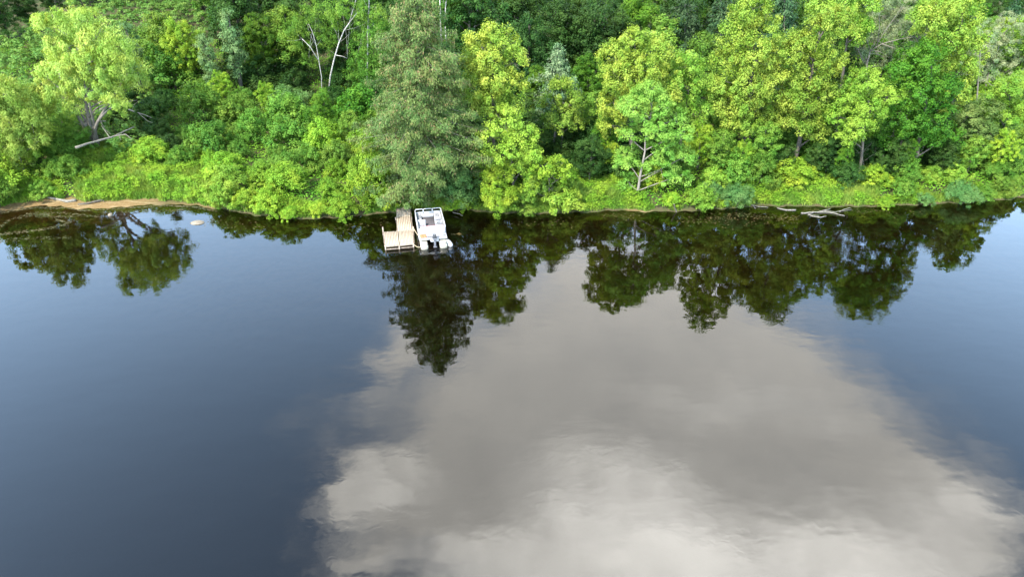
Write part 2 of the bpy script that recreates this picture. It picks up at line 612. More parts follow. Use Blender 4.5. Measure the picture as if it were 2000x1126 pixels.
class Foliage:
    def __init__(self):
        self.v = []; self.t = []
    def leaves(self, pos, axis, nrm, L, W, tint):
        self.v.append(leaf_arrays(pos, axis, nrm, L, W)); self.t.append(tint)
    def count(self):
        return sum(len(t) for t in self.t)
    def clumps(self, C, out, rad, n, L, W, droop=.3, flat=.75, tint=None, up=.55, spread=.25):
        """n leaves round each clump centre C"""
        M = len(C)
        if M == 0: return
        idx = np.repeat(np.arange(M), n)
        K = len(idx)
        u = unit(rng.normal(size=(K, 3)))
        rr = rad[idx] * rng.random(K) ** .45
        off = u * rr[:, None] * np.array((1, 1, flat))
        pos = C[idx] + off
        nrm = unit(out[idx] * .45 + u * .55 + np.array((0, 0, up)) + rng.normal(size=(K, 3)) * .33)
        ax = np.cross(nrm, rng.normal(size=(K, 3)))
        ax = unit(ax) + u * .3
        ax[:, 2] -= droop
        if tint is None: tint = rng.random(M)
        tt = np.clip(tint[idx] * .55 + .22 + rng.normal(size=K) * spread * .55, 0, 1)
        s = rng.uniform(.7, 1.25, K)
        self.leaves(pos, ax, nrm, L * s, W * s * rng.uniform(.8, 1.15, K), tt)
    def lobe(self, c, r, clump_r, n, L, W, dens=1.25, droop=.3, flat=.75, under=.35, ltint=None, up=.55, rough=.16):
        c = np.asarray(c, float); r = np.asarray(r, float) * np.ones(3)
        area = 4 * math.pi * ((r[0] * r[1]) ** 1.6 / 3 + (r[0] * r[2]) ** 1.6 / 3 + (r[1] * r[2]) ** 1.6 / 3) ** (1 / 1.6)
        m = max(8, int(dens * area / (math.pi * clump_r ** 2)))
        u = unit(rng.normal(size=(m, 3)))
        keep = (u[:, 2] > -.35) | (rng.random(m) < under)
        u = u[keep]; m = len(u)
        ph = rng.random(3) * 6
        bump = 1 + rough * (np.sin(u[:, 0] * 4 + ph[0]) * np.sin(u[:, 1] * 4 + ph[1]) + .7 * np.sin(u[:, 2] * 5 + ph[2])) + rng.normal(size=m) * .07
        deep_in = rng.random(m) < .16
        bump = np.where(deep_in, bump * rng.uniform(.35, .75, m), bump)
        C = c + u * r * bump[:, None]
        base = rng.random() if ltint is None else ltint
        t = np.clip(base * .5 + .25 + rng.normal(size=m) * .26, 0, 1)
        self.clumps(C, u, clump_r * rng.uniform(.5, 1.5, m), n, L, W, droop, flat, t, up)
    def build(self, name, mat, parent=None):
        v = np.concatenate(self.v); t = np.concatenate(self.t)
        n = len(t)
        return mesh_np(name, v, np.full(n, 4), np.arange(4 * n), mat, parent, attr={'tint': ('FACE', t)})


def rel(p, base):
    return np.asarray(p, float) - np.asarray(base, float)


def limb(mb, a, b, ra, rb, sag=.12, n=6, seg=7, wob=.06):
    a = Vector(a); b = Vector(b)
    L = (b - a).length
    pts = []; rad = []
    w1 = Vector(rng.normal(size=3)) * wob * L
    for i in range(n):
        t = i / (n - 1)
        p = a.lerp(b, t) + w1 * math.sin(math.pi * t) + Vector((0, 0, -sag * L * math.sin(math.pi * t) * .5))
        pts.append(p); rad.append(ra + (rb - ra) * t ** .8)
    mb.tube(pts, rad, seg)
    return pts


STYLE = {  # clump radius, leaves per clump, leaf length, width, droop, flat
    'willow': (.46, 110, .30, .065, .85, 1.15),
    'linden': (.44, 82, .175, .12, .55, 1.0),
    'boxelder': (.38, 72, .165, .105, .35, .85),
    'silver': (.42, 85, .18, .085, .35, .7),
    'maple': (.42, 72, .175, .125, .35, .85),
    'dark': (.62, 85, .23, .165, .35, .8),
    'birch': (.42, 62, .15, .10, .6, .95),
    'poplar': (.40, 75, .16, .12, .4, .85),
    'grey': (.5, 38, .22, .07, .4, .9),
    'shrub': (.33, 62, .145, .09, .25, .85),
    'fine': (.40, 110, .19, .06, .3, .9),
}


def lobe_tree(name, label, cat, base_px, lobes, style, mat, bark=None, group=None, Y=None, trunk_r=.22, dens=1.25, stems=(), back=True, limbs=True):
    """a tree from lobes measured on the photograph: (x, y, radius in photo pixels[, metres nearer]); base_px = foot of the trunk"""
    g = ground(*base_px)
    if Y is None: Y = g[1]
    base = np.array((g[0], Y, float(height(g[0], Y))))
    root = empty(name, base, 0)
    tag(root, label, cat, group)
    cr, n, L, W, dr, fl = STYLE[style]
    fo = Foliage()
    mb = MB()
    ws = []
    for lb in lobes:
        off = lb[3] if len(lb) > 3 else rng.uniform(-.8, .8)
        p, t = px_at(lb[0], lb[1], Y + off)
        r_ = lb[2] * t / FPX
        ws.append((rel(p, base), r_))
    if back:       # rear side of the crown
        cen = np.mean([w[0] for w in ws], 0); sp = np.std([w[0] for w in ws], 0)
        for k in range(max(2, len(ws) // 4)):
            q = ws[rng.integers(len(ws))]
            ws.append((q[0] * np.array((.85, 1, .97)) + np.array((cen[0] * .15, rng.uniform(1.6, 3.0), 0)), q[1] * 1.05))
    lows = min(w[0][2] - w[1] for w in ws)
    cen = np.mean([w[0] for w in ws], 0)
    topz = max(w[0][2] for w in ws)
    tops = max(ws, key=lambda w: w[0][2])[0]
    for c, r_ in ws:
        fo.lobe(c, (r_, r_, r_ * .92), cr, n, L, W, dens, dr, fl)
    # trunk through the crown with limbs to the lobes
    tp = []
    for i in range(9):
        t = i / 8
        xy = np.array((cen[0] * t ** 1.3, cen[1] * t ** 1.3)) * (.9) + rng.normal(size=2) * .06
        tp.append((xy[0], xy[1], -.3 + t * (topz * .92 + .3)))
    mb.tube(tp, [trunk_r * (1.25 if i == 0 else 1) * (1 - .82 * i / 8) for i in range(9)], 9)
    for (i, zf) in stems:      # extra stems rising from the foot
        c = ws[i][0]
        limb(mb, (rng.normal() * .25, rng.normal() * .2, .1 + zf), c, trunk_r * .75, .07, sag=-.12, n=8, seg=8)
    if limbs:
        for c, r_ in ws:
            zt = max(.8, min(c[2] - .3 - .45 * np.hypot(c[0] - cen[0], c[1] - cen[1]), topz * .85))
            k = min(8, max(0, zt / (topz * .92) * 8)); i0 = int(k)
            a = np.array(tp[i0]) * (1 - (k - i0)) + np.array(tp[min(8, i0 + 1)]) * (k - i0)
            limb(mb, a, c, trunk_r * .38, .03, sag=-.1)
            for q in range(3):
                e = c + unit(rng.normal(size=3)) * r_ * .8
                limb(mb, c, e, .03, .012, n=4, seg=5)
    mb.build('trunk', bark or M_BARK, root, smooth=True)
    fo.build('crown', LEAFMATS[mat], root)
    return root


# ------------------------------------------------------------------ hero trees along the bank
lobe_tree('willow_tree', 'large pale yellow-green willow with bare lower limbs above the sandy shore', 'tree', (188, 292),
          [(105, 55, 34), (150, 38, 34, 1), (185, 78, 34, 0), (228, 92, 30, .5), (150, 118, 38, -1.3), (112, 130, 30, -.5), (205, 132, 40, -1.5),
           (252, 140, 30, 0), (165, 165, 36, -1.8), (118, 188, 30, -1), (215, 166, 32, -1.3), (90, 150, 20, 0), (272, 165, 16, 0),
           (130, 90, 30, 0), (228, 203, 22, -2.2), (95, 210, 20, -.5), (145, 205, 18, -1), (160, 90, 30, 2), (215, 120, 30, 2.2)], 'willow', 'willow', back=False, bark=M_GBARK, trunk_r=.28, dens=.82, stems=((8, 0), (14, .5), (9, .2), (7, .9), (5, .3)))
lobe_tree('willow_tree', 'smaller yellow-green willow at the left edge of the picture', 'tree', (48, 345),
          [(8, 182, 30), (38, 203, 28), (15, 232, 38, -.5), (62, 240, 26), (48, 272, 30, -.5), (0, 285, 34), (-35, 220, 40), (72, 268, 15), (20, 310, 26, -.8)],
          'willow', 'willowgreen', bark=M_GBARK, trunk_r=.2)
lobe_tree('willow_bush', 'feathery green willow clump at the foot of the large pale willow', 'shrub', (140, 312),
          [(122, 238, 22), (146, 258, 22), (108, 262, 22), (130, 284, 22, -.4), (152, 284, 16), (100, 288, 16)], 'fine', 'alder', trunk_r=.07, back=False)
lobe_tree('linden_tree', 'bright golden-green linden just right of the big conifer', 'tree', (966, 352),
          [(940, 92, 30), (985, 85, 30), (955, 66, 20), (1003, 122, 26), (922, 118, 24), (960, 140, 38, -1), (995, 165, 30, -.6), (933, 175, 30, -.5),
           (965, 202, 34, -.6), (998, 212, 22), (940, 215, 20)], 'linden', 'gold', trunk_r=.22)
lobe_tree('boxelder_tree', 'vivid lime-green boxelder below the golden linden and beside the conifer', 'tree', (1002, 392),
          [(985, 238, 30), (1020, 265, 28), (958, 268, 26), (1000, 298, 34, -.5), (950, 305, 26), (1038, 298, 22), (975, 330, 24), (1020, 330, 22)],
          'boxelder', 'yellow', trunk_r=.16)
lobe_tree('linden_tree', 'golden-green linden with two rounded tops above the pale silver tree', 'tree', (1228, 338),
          [(1200, 108, 28), (1238, 82, 26), (1282, 92, 28), (1212, 150, 34, -.5), (1258, 138, 38, -1), (1308, 120, 24), (1197, 200, 28), (1235, 208, 32, -.5),
           (1290, 178, 32), (1195, 245, 22)], 'linden', 'gold', trunk_r=.24)
lobe_tree('linden_tree', 'yellowish blossoming linden directly right of the silver tree top', 'tree', (1322, 330),
          [(1345, 130, 26), (1372, 158, 22), (1335, 165, 30, -.5), (1365, 192, 24), (1325, 205, 26), (1372, 215, 18), (1345, 235, 22)], 'linden', 'linden', trunk_r=.18)
lobe_tree('silver_tree', 'pale silvery green tree on a bare grey trunk at the water side', 'tree', (1243, 384),
          [(1265, 180, 22), (1240, 210, 24), (1296, 208, 22), (1322, 230, 18), (1258, 235, 26, .3), (1288, 252, 28), (1222, 205, 14), (1336, 262, 18),
           (1228, 265, 20, .6), (1300, 290, 30), (1338, 305, 20), (1226, 318, 24, .8), (1292, 332, 30, .2), (1325, 345, 22), (1228, 355, 16, .8)],
          'silver', 'silver', bark=M_GBARK, trunk_r=.14)
lobe_tree('linden_tree', 'slim young linden with yellow tips in front of the grey-green spruce', 'tree', (1098, 318),
          [(1097, 172, 20), (1080, 203, 22), (1115, 205, 22), (1097, 234, 26, -.5), (1124, 242, 16), (1070, 236, 16)], 'linden', 'linden', trunk_r=.13)
lobe_tree('linden_tree', 'tall narrow linden in pale blossom, left of the right-hand group', 'tree', (1448, 332),
          [(1470, 18, 30), (1442, 58, 32), (1490, 68, 32), (1425, 110, 32), (1470, 115, 38, -1), (1515, 102, 26), (1418, 160, 32, -.5), (1465, 170, 38, -1),
           (1508, 160, 30), (1440, 205, 32, -.5), (1408, 195, 22), (1485, 205, 24), (1455, 242, 26), (1500, 238, 24), (1428, 238, 20)], 'linden', 'linden', trunk_r=.26)
lobe_tree('linden_tree', 'broad linden with drooping blossom clumps, darker gap on its right', 'tree', (1550, 330),
          [(1560, 100, 32), (1600, 62, 30), (1640, 42, 28), (1580, 150, 38, -.5), (1538, 160, 28), (1622, 120, 30), (1555, 208, 34, -1), (1600, 190, 30, -.5),
           (1640, 178, 22), (1575, 250, 28, -1), (1600, 268, 18, -1), (1535, 235, 22)], 'linden', 'linden', trunk_r=.28)
lobe_tree('linden_tree', 'tall linden behind the broad blossoming one, top cut by the picture', 'tree', (1628, 292),
          [(1640, 20, 30), (1685, 8, 30), (1602, 12, 28), (1660, 62, 30), (1625, -20, 30), (1670, -28, 26), (1690, 60, 20)], 'linden', 'linden', trunk_r=.24)
lobe_tree('boxelder_tree', 'lime-green boxelder leaning to the right with dead grey twigs', 'tree', (1676, 352),
          [(1700, 160, 24), (1735, 188, 20), (1665, 190, 28), (1702, 210, 28, -.5), (1640, 228, 26), (1680, 248, 26, -.5), (1650, 272, 18), (1756, 188, 11)],
          'boxelder', 'yellow', trunk_r=.17)
lobe_tree('maple_tree', 'deep green maple between the boxelder and the rightmost tall linden', 'tree', (1780, 345),
          [(1770, 130, 32), (1810, 112, 32), (1790, 178, 38, -.5), (1840, 170, 30), (1770, 230, 34), (1820, 235, 34, -.5), (1848, 268, 26), (1790, 275, 32), (1745, 265, 24)],
          'maple', 'maple', trunk_r=.24)
lobe_tree('linden_tree', 'rightmost tall linden in pale blossom beside a deep green maple', 'tree', (1838, 325),
          [(1830, 30, 36), (1880, 25, 34), (1858, 80, 38, -.5), (1900, 90, 24), (1838, 120, 30), (1885, 135, 26), (1868, 178, 26), (1860, 222, 18)], 'linden', 'linden', trunk_r=.26)
lobe_tree('boxelder_tree', 'yellow-green boxelder at the right edge of the picture', 'tree', (1945, 330),
          [(1962, 182, 26), (1992, 175, 24), (1940, 208, 22), (1975, 225, 28), (1998, 215, 20)], 'boxelder', 'yellow', trunk_r=.15)
lobe_tree('olive_bush', 'dark olive tall bush left of the yellow-green tree at the right edge', 'shrub', (1900, 330),
          [(1890, 225, 26), (1925, 215, 26), (1908, 255, 30), (1935, 262, 24)], 'shrub', 'olive', trunk_r=.1)
lobe_tree('grey_willow_tree', 'ash-grey thin-leaved tree at the upper right edge', 'tree', (1910, 215),
          [(1930, 70, 28), (1960, 95, 28), (1925, 120, 26), (1975, 52, 28), (1950, 150, 28), (1985, 130, 24)], 'fine', 'greyleaf', bark=M_DEAD, trunk_r=.18, dens=.7)
lobe_tree('shore_willow', 'light yellow-green bush hanging over the water right of the boat', 'shrub', (985, 405),
          [(985, 345, 22), (960, 350, 22), (970, 378, 24, -.8), (990, 385, 20, -1.4), (958, 385, 18, -1.0), (972, 402, 18, -1.6)], 'fine', 'light', trunk_r=.08, back=False)
lobe_tree('shore_alder', 'flat-topped light green bush right of the hanging yellow-green bush', 'shrub', (1075, 400),
          [(1060, 325, 20), (1090, 325, 20), (1045, 345, 20), (1078, 345, 22, -.4), (1105, 342, 16), (1030, 365, 20)], 'silver', 'light', trunk_r=.08, back=False)
lobe_tree('shore_boxelder', 'small yellow-green bush leaning over the water, broken twigs beside it', 'shrub', (1100, 408),
          [(1098, 375, 18), (1078, 388, 15, -.4), (1118, 388, 18, -.4), (1100, 400, 16, -.8), (1130, 402, 10, -.8), (1088, 410, 10, -1.2)], 'boxelder', 'yellow', trunk_r=.05, back=False)
lobe_tree('bluish_willow_bush', 'rounded blue-green willow bush at the right foot of the big conifer', 'shrub', (892, 400),
          [(890, 345, 24), (872, 368, 24, -.3), (910, 365, 24, -.3), (892, 385, 24, -.6)], 'fine', 'blue', trunk_r=.07, back=False)


# ------------------------------------------------------------------ conifers
def conifer(name, label, base_px, prof, mat, Y=None, droop=.35, trunk_r=.28, step=.36, per=6, spray=34, brown=.12, L=.30, W=.075, group=None, trunk_mat=None):
    g = ground(*base_px)
    if Y is None: Y = g[1]
    base = np.array((g[0], Y, float(height(g[0], Y))))
    root = empty(name, base)
    tag(root, label, 'conifer', group)
    zs, rs = [], []
    ax = []
    for (cx, py, hw) in prof:
        p, t = px_at(cx, py, Y)
        zs.append(p[2] - base[2]); rs.append(hw * t / FPX); ax.append(p[0] - base[0])
    zs = np.array(zs)[::-1]; rs = np.array(rs)[::-1]; ax = np.array(ax)[::-1]
    H = zs[-1]
    mb = MB()
    mb.tube([(np.interp(z, zs, ax) * min(1, z / 2.0), 0, z) for z in np.linspace(-.3, H, 12)], [trunk_r * (1 - .97 * i / 11) for i in range(12)], 9)
    fo = Foliage()
    z = max(zs[0], .5)
    while z < H - .1:
        rr = np.interp(z, zs, rs)
        nb = per if rr > .8 else max(3, per - 2)
        ph = rng.random() * 6.28
        for k in range(nb):
            a = ph + k * 6.283 / nb + rng.normal() * .25
            if rng.random() < .07: continue
            Lb = rr * rng.uniform(.55, 1.2) * (1 + .22 * math.sin(a * 3 + z * 1.1) * math.sin(z * 1.9 + a))
            zz = z + rng.normal() * .12
            dv = np.array((math.cos(a), math.sin(a), 0))
            x0 = np.interp(zz, zs, ax)
            t = np.linspace(0, 1, 7)
            dz = Lb * (.12 * t - droop * t ** 1.6 + .10 * t ** 4)
            pts = np.array((x0, 0, zz)) + dv * (Lb * t)[:, None] + np.array((0, 0, 1.0)) * dz[:, None]
            mb.tube(pts, [max(.008, trunk_r * .16 * (1 - z / H) * (1 - .85 * q)) for q in t], 4, False)
            n = int(spray * max(Lb, .5) * (1 + .3 * (Lb / 3)))
            nt = max(3, int(Lb * 3.2))
            ct = rng.random(nt) ** .7 * .92 + .1
            cl = rng.uniform(-1, 1, nt) * .36 * Lb * (1.1 - ct) * np.minimum(1, ct * 4)
            ci = rng.integers(0, nt, n)
            tt = ct[ci] + rng.normal(size=n) * .22 / max(Lb, .6)
            lat = cl[ci] + rng.normal(size=n) * .19
            sv = np.array((-dv[1], dv[0], 0))
            P = np.stack([np.interp(tt, t, pts[:, j]) for j in range(3)], 1) + sv * lat[:, None]
            P[:, 2] += -np.abs(lat) * .2 + .16 + rng.normal(size=n) * .12 - rng.random(n) ** 1.6 * .45 * droop / .35
            A = dv * .55 + sv * np.sign(lat)[:, None] * .5 + np.array((0, 0, -.35 - droop)) + rng.normal(size=(n, 3)) * .5
            Nn = np.array((0, 0, 1.0)) + dv * .4 + rng.normal(size=(n, 3)) * .5
            bt = rng.random()
            tint = np.clip(.2 + .35 * bt + rng.normal(size=n) * .18, 0, .84)
            br = rng.random(n) < brown * (.4 + 1.4 * z / H)
            tint = np.where(br, .97, tint)
            s = rng.uniform(.6, 1.3, n)
            fo.leaves(P, A, Nn, L * s, W * s, tint)
        z += step * rng.uniform(.8, 1.2)
    mb.build('trunk', trunk_mat or M_GBARK, root, smooth=True)
    fo.build('crown', LEAFMATS[mat], root)
    return root


conifer('conifer_tree', 'tall soft grey-green conifer with brownish cones behind the dock', (838, 388),
        [(812, -52, 3), (813, -25, 22), (814, 10, 46), (816, 60, 72), (816, 110, 86), (818, 160, 94), (818, 210, 120), (820, 260, 126), (822, 310, 120), (826, 345, 94), (830, 375, 66)],
        'conifer', droop=.34, trunk_r=.33, step=.40, per=7, spray=80, brown=.09, L=.25, W=.07)
conifer('spruce_tree', 'small grey-green spruce with tiered branches behind the slim linden', (1082, 300),
        [(1091, 84, 2), (1090, 105, 16), (1089, 130, 28), (1088, 160, 40), (1087, 200, 48), (1085, 240, 52)],
        'spruce', droop=.22, trunk_r=.16, step=.42, per=7, spray=46, brown=.0, L=.26, W=.08)
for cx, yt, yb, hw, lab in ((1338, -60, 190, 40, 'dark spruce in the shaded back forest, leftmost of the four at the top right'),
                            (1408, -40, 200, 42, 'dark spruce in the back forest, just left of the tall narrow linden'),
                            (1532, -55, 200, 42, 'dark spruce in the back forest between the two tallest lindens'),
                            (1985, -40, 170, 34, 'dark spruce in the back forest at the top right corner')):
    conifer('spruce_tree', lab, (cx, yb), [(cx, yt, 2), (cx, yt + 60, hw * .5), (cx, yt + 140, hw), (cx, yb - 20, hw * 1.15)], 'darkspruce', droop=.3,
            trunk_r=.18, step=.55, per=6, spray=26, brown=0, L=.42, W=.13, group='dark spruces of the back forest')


# ------------------------------------------------------------------ birches and dead wood
def px_poly(pts, Y, base=None):
    out = []
    for q in pts:
        p, t = px_at(q[0], q[1], Y + (q[2] if len(q) > 2 else 0))
        out.append(p if base is None else p - base)
    return out


def birch(label, base_px, stems, lobes, style='birch', mat='birch', dens=.75, rads=None, group='white birches'):
    g = ground(*base_px)
    root = empty('birch_tree', g)
    tag(root, label, 'tree', group)
    mb = MB()
    for k, (st, r0, r1) in enumerate(stems):
        P = px_poly(st, g[1], g)
        if k == 0:
            P = [np.array((0, 0, -.3))] + P
        n = len(P)
        mb.tube(P, [r0 + (r1 - r0) * i / (n - 1) for i in range(n)], 8)
    fo = Foliage()
    cr, n, L, W, dr, fl = STYLE[style]
    for lb in lobes:
        p, t = px_at(lb[0], lb[1], g[1] + (lb[3] if len(lb) > 3 else rng.uniform(-1, 1)))
        c = p - g; r_ = lb[2] * t / FPX
        fo.lobe(c, (r_, r_, r_ * 1.15), cr, n, L, W, dens, dr, fl, under=.7)
        s = stems[rng.integers(len(stems))][0]
        q = px_poly([s[min(len(s) - 1, len(s) // 2 + rng.integers(0, 2))]], g[1], g)[0]
        limb(mb, q, c, .016, .007, n=5, seg=5)
    mb.build('trunk', M_BIRCH, root, smooth=True)
    fo.build('crown', LEAFMATS[mat], root)
    return root


birch('tall birch with a white forked trunk standing left of the big conifer', (640, 190),
      [([(645, 150), (652, 118), (662, 84), (672, 60), (683, 44)], .10, .07), ([(683, 44), (687, 28), (693, 8), (700, -20)], .06, .035), ([(683, 44), (697, 26), (714, 18), (735, 14)], .065, .02),
       ([(655, 108), (668, 110), (678, 114)], .05, .02)],
      [(655, 20, 22, 1), (720, 25, 22, .5), (700, 50, 20, 1.5), (740, 35, 16), (690, -10, 26), (650, 60, 18, 1.5), (735, 60, 14), (640, 95, 14, 1.5), (668, 22, 14, -.8), (708, 40, 13, -.8), (645, 40, 15, -.3), (730, 30, 14, -.5)])
birch('slender birch with two thin white stems, left of the forked birch', (628, 195),
      [([(628, 150), (623, 120), (618, 90), (610, 62), (602, 46)], .06, .025), ([(622, 118), (606, 92), (590, 76)], .07, .03)],
      [(598, 40, 22, .6), (615, 22, 20), (575, 60, 20, .8), (560, 80, 16), (590, 90, 16, 1), (632, 70, 16, 1), (605, 120, 14, 1)], dens=.65)
birch('birch half hidden in leaves between the forked birch and the conifer', (716, 190),
      [([(717, 150), (718, 118), (718, 60), (720, 20), (722, -20)], .11, .05)],
      [(722, 80, 24, -.3), (700, 100, 22, .8), (738, 100, 22, .5), (715, 130, 24, .3), (745, 60, 20, .8), (735, 140, 20, .5), (690, 140, 20, .8), (712, 160, 20)], dens=1.0)
birch('thin twin-stemmed birch right of the conifer top', (862, 175),
      [([(864, 110), (861, 60), (860, 20), (858, -20)], .12, .06), ([(874, 120), (870, 60), (870, 20), (873, -20)], .10, .05)],
      [(880, 80, 24, 1.5), (890, 40, 24, 1.5), (895, 110, 22, 1), (880, -5, 26, 2), (905, 70, 20, 1.5)], dens=.9)
birch('leaning birch above the golden linden', (916, 170),
      [([(921, 120), (926, 60), (931, 25), (936, -15)], .17, .09)],
      [(915, 20, 26, 2), (940, 50, 22, 2), (905, 75, 24, 1.5), (950, 0, 26, 2), (930, 110, 22, 1.2)], dens=.9)


def bare_branches(mb, p, d, L, r, depth, spread=.55, up=.1):
    d = unit(np.asarray(d, float))
    pts = [np.asarray(p, float)]
    n = 5
    for i in range(n):
        d = unit(d + rng.normal(size=3) * .16 + np.array((0, 0, up * .3)))
        pts.append(pts[-1] + d * L / n)
    mb.tube(pts, [r * (1 - .6 * i / n) for i in range(n + 1)], 6)
    if depth > 0:
        for k in range(rng.integers(2, 5)):
            i = rng.integers(2, n + 1)
            nd = unit(d + rng.normal(size=3) * spread + np.array((0, 0, up)))
            bare_branches(mb, pts[i], nd, L * rng.uniform(.45, .75), r * (1 - .6 * i / n) * .7, depth - 1, spread, up)


def dead_tree(label, base_px, top_px, r0, depth=3, group=None, name='dead_tree', start=.25, n0=7, Y=None, spread=.6, blen=.35):
    g = ground(*base_px)
    Yb = g[1] if Y is None else Y
    g = np.array((px_at(base_px[0], base_px[1], Yb)[0][0], Yb, float(height(g[0], Yb))))
    root_p = g
    tip = px_at(top_px[0], top_px[1], Yb)[0] - g
    mb = MB()
    P = [np.array((0, 0, -.3)) * (1 - t) + tip * t + rng.normal(size=3) * .05 for t in np.linspace(0, 1, 7)]
    mb.tube(P, [r0 * (1 - .8 * i / 6) for i in range(7)], 8)
    H = np.linalg.norm(tip)
    for k in range(n0):
        t = rng.uniform(start, .98)
        p = tip * t
        a = rng.random() * 6.28
        bare_branches(mb, p, (math.cos(a), math.sin(a), .5), H * blen * rng.uniform(.6, 1.1) * (1.15 - t * .6), r0 * .4 * (1.1 - t), depth - 1, spread)
    o = mb.build(name, M_DEAD, None, smooth=True)
    o.location = tuple(g)
    return tag(o, label, 'dead tree', group)


dead_tree('bare pale dead trunk with a forked top among the shrubs left of the birches', (545, 170), (508, 78), .17, 3, n0=5, blen=.22)
dead_tree('low bleached tangle of dead branches left of the bare dead trunk', (500, 175), (470, 98), .10, 3, n0=8, blen=.35)
dead_tree('slim broken white pole rising behind the small spruce', (1104, 180), (1112, 68), .09, 1, n0=1, name='dead_snag', blen=.08)
def dead_top():
    g = ground(1702, 280)
    mb = MB()
    def st(pts, r0, r1):
        P = px_poly(pts, g[1], g); n = len(P)
        mb.tube(P, [r0 + (r1 - r0) * i / (n - 1) for i in range(n)], 6)
        for p in P[1:]:
            for k in range(3):
                bare_branches(mb, p, rng.normal(size=3) * .6 + np.array((0, 0, .5)), rng.uniform(.6, 1.5), max(.012, r1 * .7), 1, .6)
    st([(1702, 280), (1696, 190, -.6), (1692, 130, -1), (1700, 100, -1.2)], .11, .07)
    st([(1700, 100, -1.2), (1722, 86, -1.6), (1760, 76, -2), (1805, 70, -1.6)], .06, .02)
    st([(1700, 100, -1.2), (1690, 70, -1.4), (1682, 40, -1.2)], .05, .02)
    st([(1708, 94, -1.3), (1728, 62, -1.8), (1752, 28, -1.4)], .05, .018)
    st([(1722, 86, -1.6), (1752, 96, -2.4), (1782, 116, -2.4)], .045, .015)
    st([(1692, 130, -1), (1676, 98, -1.4), (1672, 66, -1.2)], .045, .015)
    st([(1714, 90, -1.4), (1718, 50, -1.6), (1716, 15, -1.2)], .04, .015)
    o = mb.build('dead_tree', M_DEAD, None, smooth=True)
    o.location = tuple(g)
    tag(o, 'grey dead treetop with spreading bare limbs between two lindens', 'dead tree')


dead_top()
dead_tree('bare grey twigs on the right side of the leaning boxelder', (1700, 300), (1745, 225), .07, 3, n0=7, start=.3, blen=.45)
dead_tree('bare twiggy dead bush below the leaning boxelder', (1690, 345), (1682, 275), .06, 3, n0=6, start=.3, blen=.4)
dead_tree('ash-grey dead branches behind the rightmost tall linden', (1905, 250), (1915, 70), .12, 4, n0=9, start=.5, blen=.3)
dead_tree('brown dead twigs beside the flat-topped bush over the water', (1062, 395), (1065, 352), .05, 3, n0=9, start=.4, blen=.6)

# thin grey foliage still clinging to the grey dead treetop makes a tree of its own
lobe_tree('thin_leaved_tree', 'grey-green half-bare treetop between two tall lindens', 'tree', (1722, 262),
          [(1715, 30, 24), (1755, 40, 26), (1735, 70, 22), (1780, 55, 20), (1765, 15, 24), (1705, 75, 14), (1725, -5, 24), (1702, 105, 18), (1738, 110, 20)], 'fine', 'greyleaf', bark=M_DEAD, trunk_r=.08, dens=.7)

# fallen wood
def log(name, label, pts_px, z, r0, r1, branches=(), mat=M_DEAD, seg=8, on_ground=False):
    mb = MB()
    def pos(q):
        if on_ground:
            p = ground(q[0], q[1]); p = p + np.array((0, 0, q[2] if len(q) > 2 else .1)); return p
        return px_z(q[0], q[1], z + (q[2] if len(q) > 2 else 0))
    P = [pos(q) for q in pts_px]
    o0 = P[0].copy()
    def dense(P):
        Q = []
        for a, b in zip(P[:-1], P[1:]):
            for t in (0, .33, .66):
                Q.append(a + (b - a) * t + (rng.normal(size=3) * .02 if t else 0))
        Q.append(P[-1]); return Q
    D = dense(P); n = len(D)
    mb.tube([p - o0 for p in D], [(r0 + (r1 - r0) * i / (n - 1)) * rng.uniform(.9, 1.1) for i in range(n)], seg)
    for (bp, ra, rb) in branches:
        B = dense([pos(q) for q in bp]); n = len(B)
        mb.tube([p - o0 for p in B], [ra + (rb - ra) * i / (n - 1) for i in range(n)], 6)
    o = mb.build(name, mat, None, smooth=True)
    o.location = tuple(o0)
    return tag(o, label, 'driftwood')


log('fallen_branch', 'long bleached fallen limb with side twigs under the large pale willow', [(148, 288), (176, 279), (205, 271), (225, 265), (243, 256), (262, 248)], 4.3, .13, .05,
    [([(222, 266, .0), (245, 262, .1), (258, 272, -.2)], .06, .02), ([(214, 268), (205, 255, .4), (198, 245, .6)], .05, .02), ([(232, 262), (236, 274, -.3)], .04, .015)])
log('fallen_branch', 'bare grey limb lying across the foot of the large pale willow', [(160, 239), (180, 236), (206, 237)], 4.3, .13, .07,
    [([(196, 237), (205, 252, -.3), (216, 262, -.5)], .05, .02), ([(180, 236), (172, 228, .2), (150, 212, .6)], .05, .02)])
log('leaning_limb', 'thick grey limb leaning up to the right from the willow trunk', [(165, 246), (185, 222), (208, 208)], 4.6, .2, .14, [([(208, 208), (240, 200, .3), (268, 196, .2)], .08, .03)], mat=M_GBARK)
log('dead_twigs', 'bleached dead twigs right of the pale willow crown', [(252, 214), (275, 222), (296, 230)], 4.8, .08, .03,
    [([(262, 217), (280, 212, .2), (290, 205, .3)], .04, .015), ([(270, 220), (285, 234, -.2), (298, 240, -.3)], .04, .015), ([(258, 215), (262, 205, .3), (272, 197, .4)], .04, .015)])
log('driftwood_log', 'pale driftwood log lying on the orange sand at the left', [(91, 385), (112, 389), (130, 393), (149, 391)], .16, .09, .17)
log('driftwood_pole', 'slim white driftwood pole at the edge of the grass above the sand', [(160, 382), (180, 382), (198, 379)], .55, .09, .06)
log('driftwood_branch', 'long brown branch lying along the sand with its root end in the grass', [(152, 399), (180, 395), (202, 390), (216, 385), (226, 378)], .2, .06, .16,
    [([(196, 388), (204, 394, -.05)], .05, .02)], mat=M_BARK)
